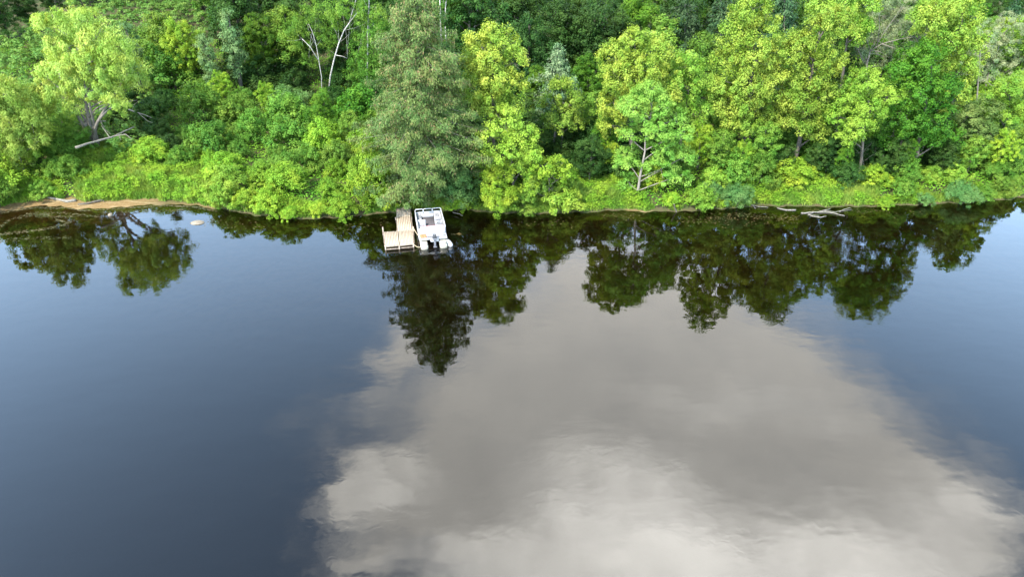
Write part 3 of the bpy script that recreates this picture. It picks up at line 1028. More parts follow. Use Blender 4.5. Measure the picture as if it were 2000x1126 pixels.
log('floating_branch', 'bleached forked branch floating at the right-hand shore', [(1565, 416), (1590, 414), (1622, 415), (1650, 421)], .05, .075, .035,
    [([(1592, 414), (1610, 411), (1630, 414), (1664, 409)], .055, .02), ([(1600, 413), (1618, 409), (1622, 407)], .05, .02), ([(1640, 413), (1652, 408), (1662, 406)], .04, .02),
     ([(1588, 415), (1578, 419), (1600, 421)], .06, .03)])
log('floating_plank', 'short flat piece of driftwood beside the floating forked branch', [(1583, 421), (1600, 424), (1614, 422)], .02, .06, .03)
log('driftwood_stick', 'thin pale driftwood stick lying along the right shore', [(1465, 399), (1480, 403), (1500, 405)], .08, .045, .03, [([(1470, 400), (1476, 407, -.05)], .04, .02)])
log('driftwood_slab', 'yellowish driftwood slab between the thin stick and the floating branch', [(1518, 406), (1535, 410), (1554, 410)], .03, .05, .085)
log('standing_stick', 'brown stick poking out of the bank into the water', [(1316, 398, .9), (1319, 408, .3), (1322, 418, -.2)], .0, .05, .07, mat=M_BARK)
log('fallen_twig', 'thin pale twig hanging over the water right of the boat', [(884, 414), (895, 417), (904, 421)], .2, .04, .02)
log('old_stump', 'split grey stump beside the bare trunk of the silver tree', [(1240, 372, -.2), (1234, 355, .0), (1231, 350, .1)], .9, .16, .09, mat=M_GBARK)

# half-sunk rock by the sandy shore
def rock(label, px, size, z=.05, name='river_rock'):
    p = px_z(px[0], px[1], 0)
    vs, fs = [], []
    nu, nv = 16, 9
    for j in range(nv + 1):
        th = math.pi * j / nv
        for i in range(nu):
            ph = 2 * math.pi * i / nu
            d = np.array((math.sin(th) * math.cos(ph), math.sin(th) * math.sin(ph), math.cos(th)))
            k = 1 + .16 * mnoise.noise(Vector(d * 1.7 + p * .3)) + .08 * mnoise.noise(Vector(d * 4.2 + p))
            vs.append(d * k * np.array(size))
    for j in range(nv):
        for i in range(nu):
            i2 = (i + 1) % nu
            fs.append((j * nu + i, (j + 1) * nu + i, (j + 1) * nu + i2, j * nu + i2))
    mb = MB(); mb.add(vs, fs)
    o = mb.build(name, M_ROCK, None, smooth=True)
    o.location = (p[0], p[1], z)
    return tag(o, label, 'rock')


rock('flat pale rock breaking the water off the sandy shore', (386, 435), (.62, .46, .17), .0)
rock('small tan rock at the water edge of the sandy shore', (216, 421), (.22, .2, .2))
# ------------------------------------------------------------------ shrubs
def shrub_proto(mat, style, seed, w=3.6, h=2.6):
    root = empty('shrub', (0, 0, -50))
    fo = Foliage(); mb = MB()
    cr, n, L, W, dr, fl = STYLE[style]
    k = 7
    for i in range(k):
        a = i * 2.4 + seed; q = math.sqrt((i + .3) / k)
        r_ = rng.uniform(.75, 1.1) * w / 3.6
        zc = h * (.78 - .5 * q ** 2) * rng.uniform(.8, 1.1)
        c = np.array((math.cos(a) * q * w * .38, math.sin(a) * q * w * .38, max(zc, .5)))
        fo.lobe(c, (r_, r_, r_ * .9), cr * .95, n, L, W, 1.05, dr, fl, under=.25)
        limb(mb, (rng.normal() * .15, rng.normal() * .15, -.25), c, .045, .015, sag=-.1, n=5, seg=5)
    mb.build('stems', M_STEM, root, smooth=True)
    fo.build('foliage', LEAFMATS[mat], root)
    return root


KINDS = {'alder': ('mid-green', 'shrub'), 'light': ('light green', 'shrub'), 'yellow': ('yellow-green', 'shrub'), 'dark': ('dark green', 'forest'),
         'blue': ('blue-green', 'fine'), 'olive': ('olive green', 'shrub'), 'maple': ('deep green', 'maple')}
PROTO = {}
for kd, (nm, stl) in KINDS.items():
    PROTO[kd] = [shrub_proto(kd, 'shrub' if stl == 'forest' else stl, s * 1.9) for s in range(3)]

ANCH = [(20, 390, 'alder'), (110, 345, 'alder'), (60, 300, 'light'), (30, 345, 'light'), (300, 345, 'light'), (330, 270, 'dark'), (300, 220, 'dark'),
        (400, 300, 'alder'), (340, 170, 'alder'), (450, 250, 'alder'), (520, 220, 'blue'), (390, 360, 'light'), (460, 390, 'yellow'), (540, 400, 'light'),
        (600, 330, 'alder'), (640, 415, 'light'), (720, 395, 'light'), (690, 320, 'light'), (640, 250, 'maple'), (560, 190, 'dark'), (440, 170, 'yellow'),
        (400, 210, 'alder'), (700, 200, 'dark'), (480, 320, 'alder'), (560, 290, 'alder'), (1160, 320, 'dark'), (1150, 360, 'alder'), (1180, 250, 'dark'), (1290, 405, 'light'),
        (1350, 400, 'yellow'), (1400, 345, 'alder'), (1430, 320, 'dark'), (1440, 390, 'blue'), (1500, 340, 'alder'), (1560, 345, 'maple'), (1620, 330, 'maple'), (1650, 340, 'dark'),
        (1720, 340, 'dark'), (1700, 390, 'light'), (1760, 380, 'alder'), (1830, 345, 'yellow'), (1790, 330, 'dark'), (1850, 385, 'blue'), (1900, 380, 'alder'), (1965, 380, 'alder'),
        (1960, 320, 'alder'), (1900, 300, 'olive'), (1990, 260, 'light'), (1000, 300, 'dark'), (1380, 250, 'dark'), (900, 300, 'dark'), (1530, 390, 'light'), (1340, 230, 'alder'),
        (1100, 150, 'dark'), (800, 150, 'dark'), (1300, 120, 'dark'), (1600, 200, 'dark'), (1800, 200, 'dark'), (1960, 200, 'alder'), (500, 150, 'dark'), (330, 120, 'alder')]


def project(p):
    y = p[1]; z = p[2] - CAM_H
    fwd = y * CP - z * SP
    up = y * SP + z * CP
    return 1000 + p[0] / fwd * FPX, 563 - up / fwd * FPX


NOSHRUB = [(190, 300, 245, 325), (75, 165, 386, 412), (165, 300, 290, 410), (300, 425, 352, 410), (764, 880, 380, 440), (1115, 1235, 362, 420), (1475, 1690, 368, 410), (1228, 1262, 360, 420), (170, 275, 245, 300), (120, 178, 215, 262),
           (-80, 250, 20, 205), (955, 1010, 395, 430), (905, 906, 0, 1)]
HIDDEN = set()


def kind_at(px, py):
    best = min(ANCH, key=lambda a: (a[0] - px) ** 2 + ((a[1] - py) * 1.6) ** 2)
    return best[2]


placed = []
srng = np.random.default_rng(23)
rows = [(.45, 2.3, .60), (2.9, 2.8, .80), (6.6, 3.3, .92), (10, 3.5, 1.0), (13.8, 3.8, 1.1), (18, 4.2, 1.2), (23, 4.6, 1.3), (28.5, 5.2, 1.4), (35, 6.0, 1.5)]
for s0, sp, sc in rows:
    x = -62.0
    while x < 62:
        xx = x + srng.normal() * .5
        ss = s0 + srng.normal() * .5 + (1.4 * float(sandy(xx)) if s0 < 9 else 0)
        yy = float(shore(xx)) + max(ss, .1)
        zz = float(height(xx, yy))
        px, py = project((xx, yy, zz))
        x += sp * srng.uniform(.85, 1.2)
        r1, r2, r3, r4 = srng.random(), srng.random(), srng.random(), srng.integers(0, 3)
        if px < -50 or px > 2050: continue
        if any(a <= px <= b and c <= py <= d for a, b, c, d in NOSHRUB): continue
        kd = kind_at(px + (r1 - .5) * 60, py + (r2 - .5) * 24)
        sc2 = sc * (.62 + .75 * r3 ** 1.3)
        if (440 < px < 750 or px < 120) and s0 < 5: sc2 *= 1.3
        if s0 < 2 and (1130 < px < 1240 or 1480 < px < 1700 or 240 < px < 430): sc2 *= .7
        placed.append([xx, yy, zz, kd, sc2, px, py, s0, r4, r1])

LANDMARK = [('the large pale willow', 190), ('the dock', 780), ('the silver tree', 1250), ('the deep green maple', 1790)]
ORD = ['first', 'second', 'third', 'fourth', 'fifth', 'sixth', 'seventh', 'eighth', 'ninth', 'tenth', 'eleventh', 'twelfth', 'thirteenth', 'fourteenth', 'fifteenth', 'sixteenth', 'seventeenth', 'eighteenth', 'nineteenth', 'twentieth'] + [f'{i}th' for i in range(21, 60)]


def rowname(s):
    for lim, nm in ((2, "at the water's edge"), (5, 'in the second row'), (8, 'in the third row'), (12, 'on the mid-bank'), (16, 'on the upper bank'),
                    (20, 'near the bank top'), (25, 'before the forest edge'), (30, 'below the forest')):
        if s < lim: return nm
    return 'inside the forest edge'


groups = {}
for p in placed:
    lm = min(LANDMARK, key=lambda l: abs(l[1] - p[5]))
    side = 'left' if p[5] < lm[1] else 'right'
    groups.setdefault((p[7], p[3], lm[0], side), []).append(p)
LABELS = {}
for (s0, kd, lm, side), lst in groups.items():
    lst.sort(key=lambda p: p[5], reverse=(side == 'left'))
    for i, p in enumerate(lst):
        big = 'small' if p[4] < .75 else ('large' if p[4] > 1.35 else 'rounded')
        o_ = 'only one' if len(lst) == 1 else ORD[i] + ' such'
        LABELS[id(p)] = f"{big} {KINDS[kd][0]} shrub {rowname(s0)}, {o_} {side} of {lm}"
first = {}
for i, p in enumerate(placed):
    if i in HIDDEN: continue
    xx, yy, zz, kd, sc2, px, py, s0, r4, r1 = p
    pr = PROTO[kd][r4]
    key = (kd, int(r4))
    o = pr if key not in first else copy_tree(pr)
    first[key] = 1
    o.location = (xx, yy, zz - .05)
    o.rotation_euler = (0, 0, r1 * 40)
    o.scale = (sc2 * (.9 + .2 * ((r1 * 13) % 1)), sc2, sc2 * (.85 + .35 * ((r1 * 29) % 1)))
    tag(o, LABELS[id(p)], 'shrub', 'shrubs growing up the river bank')
for kd in PROTO:
    for k, pr in enumerate(PROTO[kd]):
        if (kd, k) not in first:
            for ch in list(pr.children): bpy.data.objects.remove(ch)
            bpy.data.objects.remove(pr)


# ------------------------------------------------------------------ forest behind
def forest_proto(mat, style, seed, H=12.0, w=6.5, slim=False):
    root = empty('forest_tree', (0, 0, -60))
    fo = Foliage(); mb = MB()
    cr, n, L, W, dr, fl = STYLE[style]
    k = 12
    mb.tube([(0, 0, -.5), (.1, .05, H * .3), (.05, .2, H * .6), (0, .1, H * .92)], [.24, .2, .12, .04], 8)
    for i in range(k):
        t = (i + .5) / k
        zc = H * (.28 + .66 * t)
        prof = math.sin(math.pi * (.18 + .74 * t)) ** .8 * (.62 if slim else 1.0)
        a = i * 2.4 + seed
        q = w * .33 * prof * rng.uniform(.5, 1.1)
        r_ = w * .235 * rng.uniform(.8, 1.2) * (prof * .6 + .4)
        c = np.array((math.cos(a) * q, math.sin(a) * q, zc))
        fo.lobe(c, (r_, r_, r_ * (1.1 if slim else .9)), cr, n, L, W, 1.1, dr, fl, under=.4)
        limb(mb, (0, .1, zc * .8), c, .07, .02, n=5, seg=5)
    mb.build('trunk', M_BARK, root, smooth=True)
    fo.build('crown', LEAFMATS[mat], root)
    return root


FP = {'dark': [forest_proto('dark', 'dark', s, 12.5, 7.2) for s in (0, 1.3, 2.9)],
      'maple': [forest_proto('maple', 'maple', s, 12, 6.6) for s in (.4, 2.1)],
      'alder': [forest_proto('alder', 'dark', s, 11, 6.2) for s in (.9, 3.0)],
      'light': [forest_proto('light', 'boxelder', s, 10, 5.6) for s in (.2,)],
      'poplar': [forest_proto('poplar', 'poplar', s, 9.5, 3.6, True) for s in (.2, 1.7)]}
FDESC = {'dark': 'dark shaded broadleaf tree', 'maple': 'deep green broadleaf tree', 'alder': 'mid-green broadleaf tree', 'light': 'bright green broadleaf tree', 'poplar': 'slim grey-green young poplar'}
FCAT = {}
ffirst = {}
FHIDDEN = set()
fcount = [0]


def forest_tree(kd, var, loc, sc, rz, label, group):
    i = fcount[0]; fcount[0] += 1
    if i in FHIDDEN: return
    var = var % len(FP[kd])
    pr = FP[kd][var]
    o = pr if (kd, var) not in ffirst else copy_tree(pr)
    ffirst[(kd, var)] = 1
    o.location = loc; o.rotation_euler = (0, 0, rz); o.scale = (sc, sc, sc)
    tag(o, label, 'tree', group)


# individually measured ones: x, foot y, top y, kind, label
for (px, yb, yt, kd, lab) in [
    (283, 196, 28, 'poplar', 'slim grey-green young poplar right of the pale willow crown'),
    (425, 200, 48, 'poplar', 'slim grey-green young poplar above the bleached dead tangle'),
    (474, 190, 0, 'poplar', 'taller slim poplar behind the bleached dead tangle'),
    (338, 160, 10, 'alder', 'mid-green tree between the two slim poplars and the sumac slope'),
    (380, 175, 20, 'light', 'bright green tree at the forest edge between two poplars'),
    (525, 170, 15, 'maple', 'deep green tree behind the bare forked dead trunk'),
    (575, 160, -5, 'alder', 'mid-green tree behind the slender birch'),
    (445, 215, 128, 'light', 'small bright green tree below the bleached dead tangle'),
    (530, 230, 150, 'light', 'small bright green tree right below the bare forked dead trunk'),
    (640, 270, 165, 'maple', 'small deep green tree at the foot of the forked birch'),
    (690, 290, 205, 'alder', 'small mid-green tree touching the left side of the big conifer'),
    (18, 78, -45, 'dark', 'dark tree at the top left corner, lowest of four beyond the sumac slope'),
    (62, 60, -45, 'dark', 'dark tree second from the top left corner beyond the sumac slope'),
    (-25, 95, -35, 'dark', 'dark tree cut by the left edge beyond the sumac slope'),
    (105, 35, -55, 'dark', 'dark tree third from the top left corner beyond the sumac slope'),
    (1030, 210, 10, 'dark', 'dark tree above the gap between golden linden and small spruce'),
    (1090, 190, -15, 'dark', 'dark tree directly behind the white broken pole'),
    (1050, 240, 120, 'maple', 'small deep green tree left of the small spruce'),
    (1145, 240, 95, 'maple', 'small deep green tree right of the small spruce'),
    (1150, 200, -20, 'dark', 'large dark tree left above the twin-topped golden linden'),
    (1205, 190, 5, 'dark', 'dark tree directly above the twin-topped golden linden'),
    (1285, 190, 15, 'alder', 'mid-green tree in the forest right above the twin-topped golden linden'),
    (1360, 215, 48, 'alder', 'mid-green drooping tree between golden and tall narrow linden'),
    (1390, 290, 195, 'alder', 'mid-green small tree left of the foot of the tall narrow linden'),
    (1150, 360, 250, 'dark', 'low dark tree between slim young linden and silver tree'),
    (1180, 330, 215, 'maple', 'deep green tree under the twin-topped golden linden'),
    (1560, 215, 45, 'maple', 'deep green tree peeping between the two middle lindens'),
    (1960, 215, 25, 'alder', 'mid-green tree behind the yellow-green tree at the right edge'),
    (1930, 190, 10, 'light', 'bright green tree in the back at the upper right edge'),
    (1760, 260, 60, 'maple', 'deep green tree behind the grey dead treetop'),
    (1740, 350, 255, 'dark', 'low dark tree under the deep green maple'),
    (1480, 345, 225, 'alder', 'mid-green tree under the tall narrow linden'),
    (1722, 285, 122, 'maple', 'deep green tree in front of the grey dead treetop'),
    (1440, 352, 262, 'light', 'low bright green tree in front of the foot of the tall narrow linden'),
    (1400, 350, 240, 'alder', 'mid-green tree between silver tree and tall narrow linden'),
    (1530, 352, 272, 'dark', 'dark tree in front of the broad linden, left side'),
    (1585, 350, 270, 'dark', 'dark tree in front of the broad linden, right side'),
    (1640, 356, 275, 'maple', 'deep green tree at the left foot of the leaning boxelder'),
    (1710, 356, 290, 'dark', 'dark tree at the right foot of the leaning boxelder'),
    (1760, 352, 265, 'maple', 'small deep green tree at the left foot of the deep green maple'),
    (1830, 350, 262, 'dark', 'dark tree at the right foot of the deep green maple'),
    (1885, 345, 255, 'alder', 'mid-green tree at the foot of the rightmost tall linden'),
    (1940, 345, 240, 'light', 'bright green tree right of the dark olive bush'),
    (1920, 300, 150, 'maple', 'deep green tree above the dark olive bush'),
    (1415, 270, 120, 'alder', 'mid-green tree behind the left side of the tall narrow linden'),
    (1530, 280, 110, 'dark', 'dark tree behind the gap between the two middle lindens'),
    (1160, 300, 165, 'alder', 'mid-green tree between the slim young linden and golden linden'),
    (1045, 320, 215, 'dark', 'dark tree between the lime boxelder and the slim young linden'),
    (920, 340, 215, 'dark', 'dark tree between the big conifer and the golden linden'),
    (1360, 340, 225, 'light', 'bright green tree under the blossoming linden beside the silver tree'),
    (1190, 345, 265, 'light', 'low bright green tree left of the silver tree trunk'),
    (1610, 345, 250, 'dark', 'low dark tree under the broad linden with drooping clumps'),
]:
    g = ground(px, yb)
    top = px_at(px, yt, g[1])[0]
    Hh = max(3.0, top[2] - g[2])
    base_h = {'dark': 13.2, 'maple': 12.6, 'alder': 11.6, 'light': 10.6, 'poplar': 10.0}[kd]
    forest_tree(kd, fcount[0], (g[0], g[1], g[2] - .2), Hh / base_h, px * .37, lab, 'trees at the forest edge')

frng = np.random.default_rng(4)
brow = {96: 'front forest row', 106: 'second forest row', 118: 'third forest row', 132: 'last forest row'}
for Yr in (96, 106, 118, 132):
    x = -Yr * .86
    lst = []
    while x < Yr * .86:
        xx = x + frng.normal() * .8; yy = Yr + frng.normal() * 1.6
        x += frng.uniform(6.0, 8.2)
        zz = float(height(xx, yy))
        px, py = project((xx, yy, zz + 9))
        r_ = frng.random(); q = frng.integers(0, 3); s_ = frng.uniform(.85, 1.25)
        if px < -60 or px > 2060: continue
        if px < 330 and Yr < 118: continue
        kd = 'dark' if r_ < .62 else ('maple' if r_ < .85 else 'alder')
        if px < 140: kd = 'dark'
        if px > 1800: s_ *= .72
        lst.append((px, xx, yy, zz, kd, q, s_))
    lst.sort()
    n_ = {}
    for (px, xx, yy, zz, kd, q, s_) in lst:
        n_[kd] = n_.get(kd, 0) + 1
        lab = f"{FDESC[kd]}, {ORD[n_[kd] - 1]} such from left in the {brow[Yr]}"
        forest_tree(kd, int(q), (xx, yy, zz - .3), s_, px * .7, lab, 'trees of the dark back forest')
for kd in FP:
    for k, pr in enumerate(FP[kd]):
        if (kd, k) not in ffirst:
            for ch in list(pr.children): bpy.data.objects.remove(ch)
            bpy.data.objects.remove(pr)

# ------------------------------------------------------------------ ground cover (nobody could count it)
def scatter(n, xr, sr, pw=1.0):
    x = rng.uniform(xr[0], xr[1], n)
    s = sr[0] + (sr[1] - sr[0]) * rng.random(n) ** pw
    s = s + 1.3 * sandy(x) * (s < 6)
    y = shore(x) + s
    return x, y, height(x, y), s


def cover(name, n, xr, sr, mat, L, W, hgt, lean, label, pw=1.0, mask=None, clump=.8, axis_up=1.0, mound=0.0):
    x, y, z, s = scatter(n, xr, sr, pw)
    if mask is not None:
        k = mask(x, y, s); x, y, z, s = x[k], y[k], z[k], s[k]
    n = len(x)
    c = vnoise(x, y, clump) * .5 + .5
    c2 = vnoise(x, y, clump * 3.1, 4.0) * .5 + .5
    m = mound * (.35 + .65 * np.maximum(c2, 0)) * (.5 + .5 * rng.random(n))
    P = np.stack([x, y, z + m + hgt * rng.uniform(.15, 1.0, n) * (.5 + .7 * c)], 1)
    A = np.stack([rng.normal(size=n) * lean, rng.normal(size=n) * lean, np.full(n, axis_up)], 1)
    Nn = np.stack([rng.normal(size=n), rng.normal(size=n), np.abs(rng.normal(size=n)) * (.4 if axis_up > .5 else 2.0)], 1)
    sc = rng.uniform(.6, 1.3, n)
    f = Foliage()
    f.leaves(P, A, Nn, L * sc, W * sc, np.clip(.15 + .6 * c + rng.normal(size=n) * .16, 0, 1))
    o = f.build(name, LEAFMATS[mat])
    return tag(o, label, kind='stuff')


def grass_zone(x, y, s):
    px = 1000 + x / (y * CP + 25 * SP) * FPX
    d = np.zeros(len(x), bool)
    for a, b, smax in ((145, 440, 14), (740, 900, 5), (1110, 1260, 6), (1440, 1720, 8), (-60, 120, 2.5), (430, 760, .9), (1260, 1440, .9), (1720, 2060, 1.0), (900, 1110, 2.5)):
        d |= (px > a) & (px < b) & (s < smax + 1.5 * vnoise(x, y, .8) + 1.3 * sandy(x))
    return d


tag(cover('bank_grass', 330000, (-55, 52), (.35, 13), 'grass', .75, .07, .38, .55, 'bright yellow-green grass along the river bank', 1.3, grass_zone, .5), None, 'grass')
tag(cover('undergrowth', 300000, (-75, 75), (.3, 45), 'herb', .20, .13, .6, 1.2, 'leafy green undergrowth covering the bank between the shrubs', 1.2, lambda x, y, s: ~grass_zone(x, y, s), .45, axis_up=.25, mound=.35), None, 'undergrowth')


def herbs():
    x, y, z, ss = scatter(9000, (-55, 52), (.3, 12), 1.2)
    k = grass_zone(x, y, ss) & (vnoise(x, y, .9, 1.) + .5 * vnoise(x, y, 2.3, 5.) > -.1)
    x, y, z = x[k], y[k], z[k]
    C = np.stack([x, y, z + .35 + .45 * np.maximum(0, vnoise(x, y, 1.3, 2.)) + rng.random(len(x)) * .25], 1)
    f = Foliage()
    f.clumps(C, np.tile(np.array((0, 0, 1.0)), (len(x), 1)), rng.uniform(.22, .5, len(x)), 46, .15, .09, .2, .8, np.clip(.5 + .35 * vnoise(x, y, .5) + rng.normal(size=len(x)) * .2, 0, 1), up=.8)
    return tag(f.build('bank_herbs', LEAFMATS['light']), 'light green leafy herbs growing in clumps in the bank grass', kind='stuff')


herbs()

# sumac thicket rolling over the slope at the upper left
def sumac():
    f = Foliage()
    sx, sy = [], []
    for i in range(9000):
        x = srng.uniform(-118, -24); y = srng.uniform(66, 150)
        px, py = project((x, y, float(height(x, y)) + 1.5))
        if px > 275 + 40 * math.sin(y * .3) + max(0, y - 92) * 6 or px < -70 or py < 58 - .42 * px or y - float(shore(x)) < 11: continue
        sx.append(x); sy.append(y)
    sx, sy = np.array(sx), np.array(sy)
    pts = []
    for x, y in zip(sx, sy):
        if all((x - a) ** 2 + (y - b) ** 2 > 2.3 ** 2 for a, b in pts): pts.append((x, y))
    for x, y in pts:
        r_ = srng.uniform(1.0, 1.75)
        zz = float(height(x, y)) + srng.uniform(.5, 1.5)
        f.lobe((x, y, zz), (r_, r_, r_ * .8), .40, 30, .34, .11, .95, .35, .6, under=.0, up=.9, rough=.25)
    return tag(f.build('sumac_thicket', LEAFMATS['sumac']), 'dense rolling green sumac thicket covering the slope at the upper left', 'thicket', kind='stuff')


sumac()

# floating pollen streaks, leaf litter
def streaks(name, label, curves, mat, z=.004):
    P = []
    for pts, n, wpx in curves:
        pts = np.array(pts, float)
        t = rng.random(n) * (len(pts) - 1)
        qx = np.interp(t, np.arange(len(pts)), pts[:, 0]) + rng.normal(size=n) * 2
        qy = np.interp(t, np.arange(len(pts)), pts[:, 1]) + rng.normal(size=n) * wpx
        for a, b in zip(qx, qy): P.append(px_z(a, b, z))
    P = np.array(P); n = len(P)
    P[:, 2] = z + rng.random(n) * .006
    ok = P[:, 1] < shore(P[:, 0]) - .02
    P = P[ok]; n = len(P)
    f = Foliage()
    A = np.stack([np.ones(n), rng.normal(size=n) * .5, np.zeros(n)], 1)
    Nn = np.tile(np.array((0, 0, 1.0)), (n, 1)) + rng.normal(size=(n, 3)) * .02
    s = rng.uniform(.4, 1.4, n)
    f.leaves(P, A, Nn, .16 * s, .06 * s, rng.random(n))
    return tag(f.build(name, LEAFMATS[mat]), label, kind='stuff')


tag(streaks('pollen_scum', 'pale swirling streaks of scum on the shallow water at the left',
        [([(0, 458), (40, 453), (80, 449), (120, 440), (140, 432)], 230, 1.6), ([(0, 443), (20, 428), (60, 420), (120, 415), (160, 420), (200, 424)], 220, 1.7),
         ([(0, 416), (60, 406), (130, 406), (165, 411), (250, 406), (330, 401), (380, 404), (420, 412)], 900, 1.0), ([(50, 419), (80, 417), (100, 421), (70, 423)], 130, 2.0),
         ([(200, 416), (260, 412), (320, 412), (370, 408)], 140, 1.5), ([(0, 470), (60, 465), (140, 464)], 120, 2.0), ([(110, 430), (125, 432)], 60, 1.5), ([(100, 424), (150, 422)], 50, 1.0)], 'scum'), None, 'scum')
tag(streaks('leaf_litter', 'tan flecks of leaves and pollen drifting along the shore water',
        [([(1380, 425), (1450, 421), (1520, 425), (1560, 428)], 260, 4.5), ([(1320, 430), (1400, 436), (1520, 430)], 140, 6), ([(1170, 419), (1260, 424)], 70, 4), ([(1660, 415), (1720, 414), (1800, 416)], 60, 4),
         ([(640, 445), (700, 438), (760, 432)], 50, 4), ([(400, 430), (450, 440), (520, 445)], 60, 6), ([(880, 458), (900, 457)], 40, 1), ([(1000, 432), (1120, 432)], 40, 5), ([(1560, 411), (1600, 410)], 30, 2)], 'litter'), None, 'leaf litter')

# ------------------------------------------------------------------ the wooden dock
def dock():
    zt = .36
    c = {k: px_z(*v, zt) for k, v in dict(w0=(774.5, 396), w1=(799.5, 396), w2=(804.5, 450), w3=(777, 451), h0=(749.5, 452.5), h1=(806.0, 449.0),
                                          h2=(807.5, 475.0), h3=(752.5, 479.5), m0=(777.5, 451.2), m1=(780, 477.5), s0=(775, 422.5), s1=(801.5, 422)).items()}
    o = c['m0'].copy(); o[2] = 0
    root = empty('boat_dock', o)
    tag(root, 'weathered L-shaped wooden dock reaching out from the bank beside the white boat', 'dock')
    L = {k: v - o for k, v in c.items()}

    def deck(name, a, b, d, e, n):
        """planks running from edge a-b to edge e-d"""
        mb = MB()
        for i in range(n):
            t0, t1 = (i + .075) / n, (i + .925) / n
            dz = rng.normal() * .005
            q = [a + (b - a) * t0, a + (b - a) * t1, e + (d - e) * t1, e + (d - e) * t0]
            q = [(p[0], p[1], p[2] + dz) for p in q][::-1]
            mb.hexa(q, .05)
        return mb.build(name, M_PLANK, root, bevel=.006, seg=1)
    deck('walkway', L['w0'], L['w1'], L['s1'], L['s0'], 8)
    deck('walkway', L['s0'] + np.array((0, -.03, .012)), L['s1'] + np.array((0, -.03, .012)), L['w2'], L['w3'], 8)
    deck('platform', L['h0'], L['m0'] + np.array((-.02, 0, 0)), L['m1'] + np.array((-.02, 0, 0)), L['h3'], 9)
    deck('platform', L['m0'] + np.array((.02, 0, 0.008)), L['h1'] + np.array((0, 0, .008)), L['h2'] + np.array((0, 0, .008)), L['m1'] + np.array((.02, 0, .008)), 10)

    def beam(name, a, b, hz, w, h, mat=M_DOCKWOOD):
        mb = MB()
        a = np.array(a, float); b = np.array(b, float)
        mid = (a + b) / 2; d = b - a
        mb.box((mid[0], mid[1], hz), (np.hypot(d[0], d[1]), w, h), math.atan2(d[1], d[0]))
        return mb.build(name, mat, root, bevel=.008, seg=1)
    dn = np.array((0, -.055, 0))
    beam('fascia', L['h3'] + dn, L['m1'] + dn, zt - .06, .045, .10)
    beam('fascia', L['m1'] + dn, L['h2'] + dn, zt - .06, .045, .10)
    beam('fascia', L['h0'] + np.array((-.05, 0, 0)), L['h3'] + np.array((-.05, 0, 0)), zt - .06, .045, .10)
    beam('fascia', L['h1'] + np.array((.05, 0, 0)), L['h2'] + np.array((.05, 0, 0)), zt - .06, .045, .10)
    beam('fascia', L['w0'] + np.array((-.05, 0, 0)), L['w3'] + np.array((-.05, 0, 0)), zt - .06, .045, .10)
    beam('fascia', L['w1'] + np.array((.05, 0, 0)), L['w2'] + np.array((.05, .08, 0)), zt - .06, .045, .10)
    beam('lower_rail', L['h3'] + dn, L['m1'] + dn, .04, .06, .06)
    beam('lower_rail', L['m1'] + dn, L['h2'] + dn, .06, .06, .06)
    for k, (q, zt2) in enumerate(((L['h3'] + np.array((.02, -.06, 0)), zt + .04), (L['m1'] + np.array((0, -.12, 0)), zt), (L['h2'] + np.array((.0, -.06, 0)), zt + .05),
                                  (L['h0'] + np.array((-.06, .06, 0)), zt + .42), (L['h1'] + np.array((.10, -.2, 0)), zt + .42), (L['w3'] + np.array((-.12, .3, 0)), zt - .1),
                                  (L['s0'] + np.array((-.12, 0, 0)), zt - .08), (L['s1'] + np.array((.12, 0, 0)), zt - .08))):
        mb = MB()
        mb.tube([(q[0], q[1], -.30), (q[0], q[1], zt2)], .06, 10)
        mb.build('post', M_DOCKWOOD, root, bevel=.01, seg=1)
    return root, c


dock_root, DC = dock()

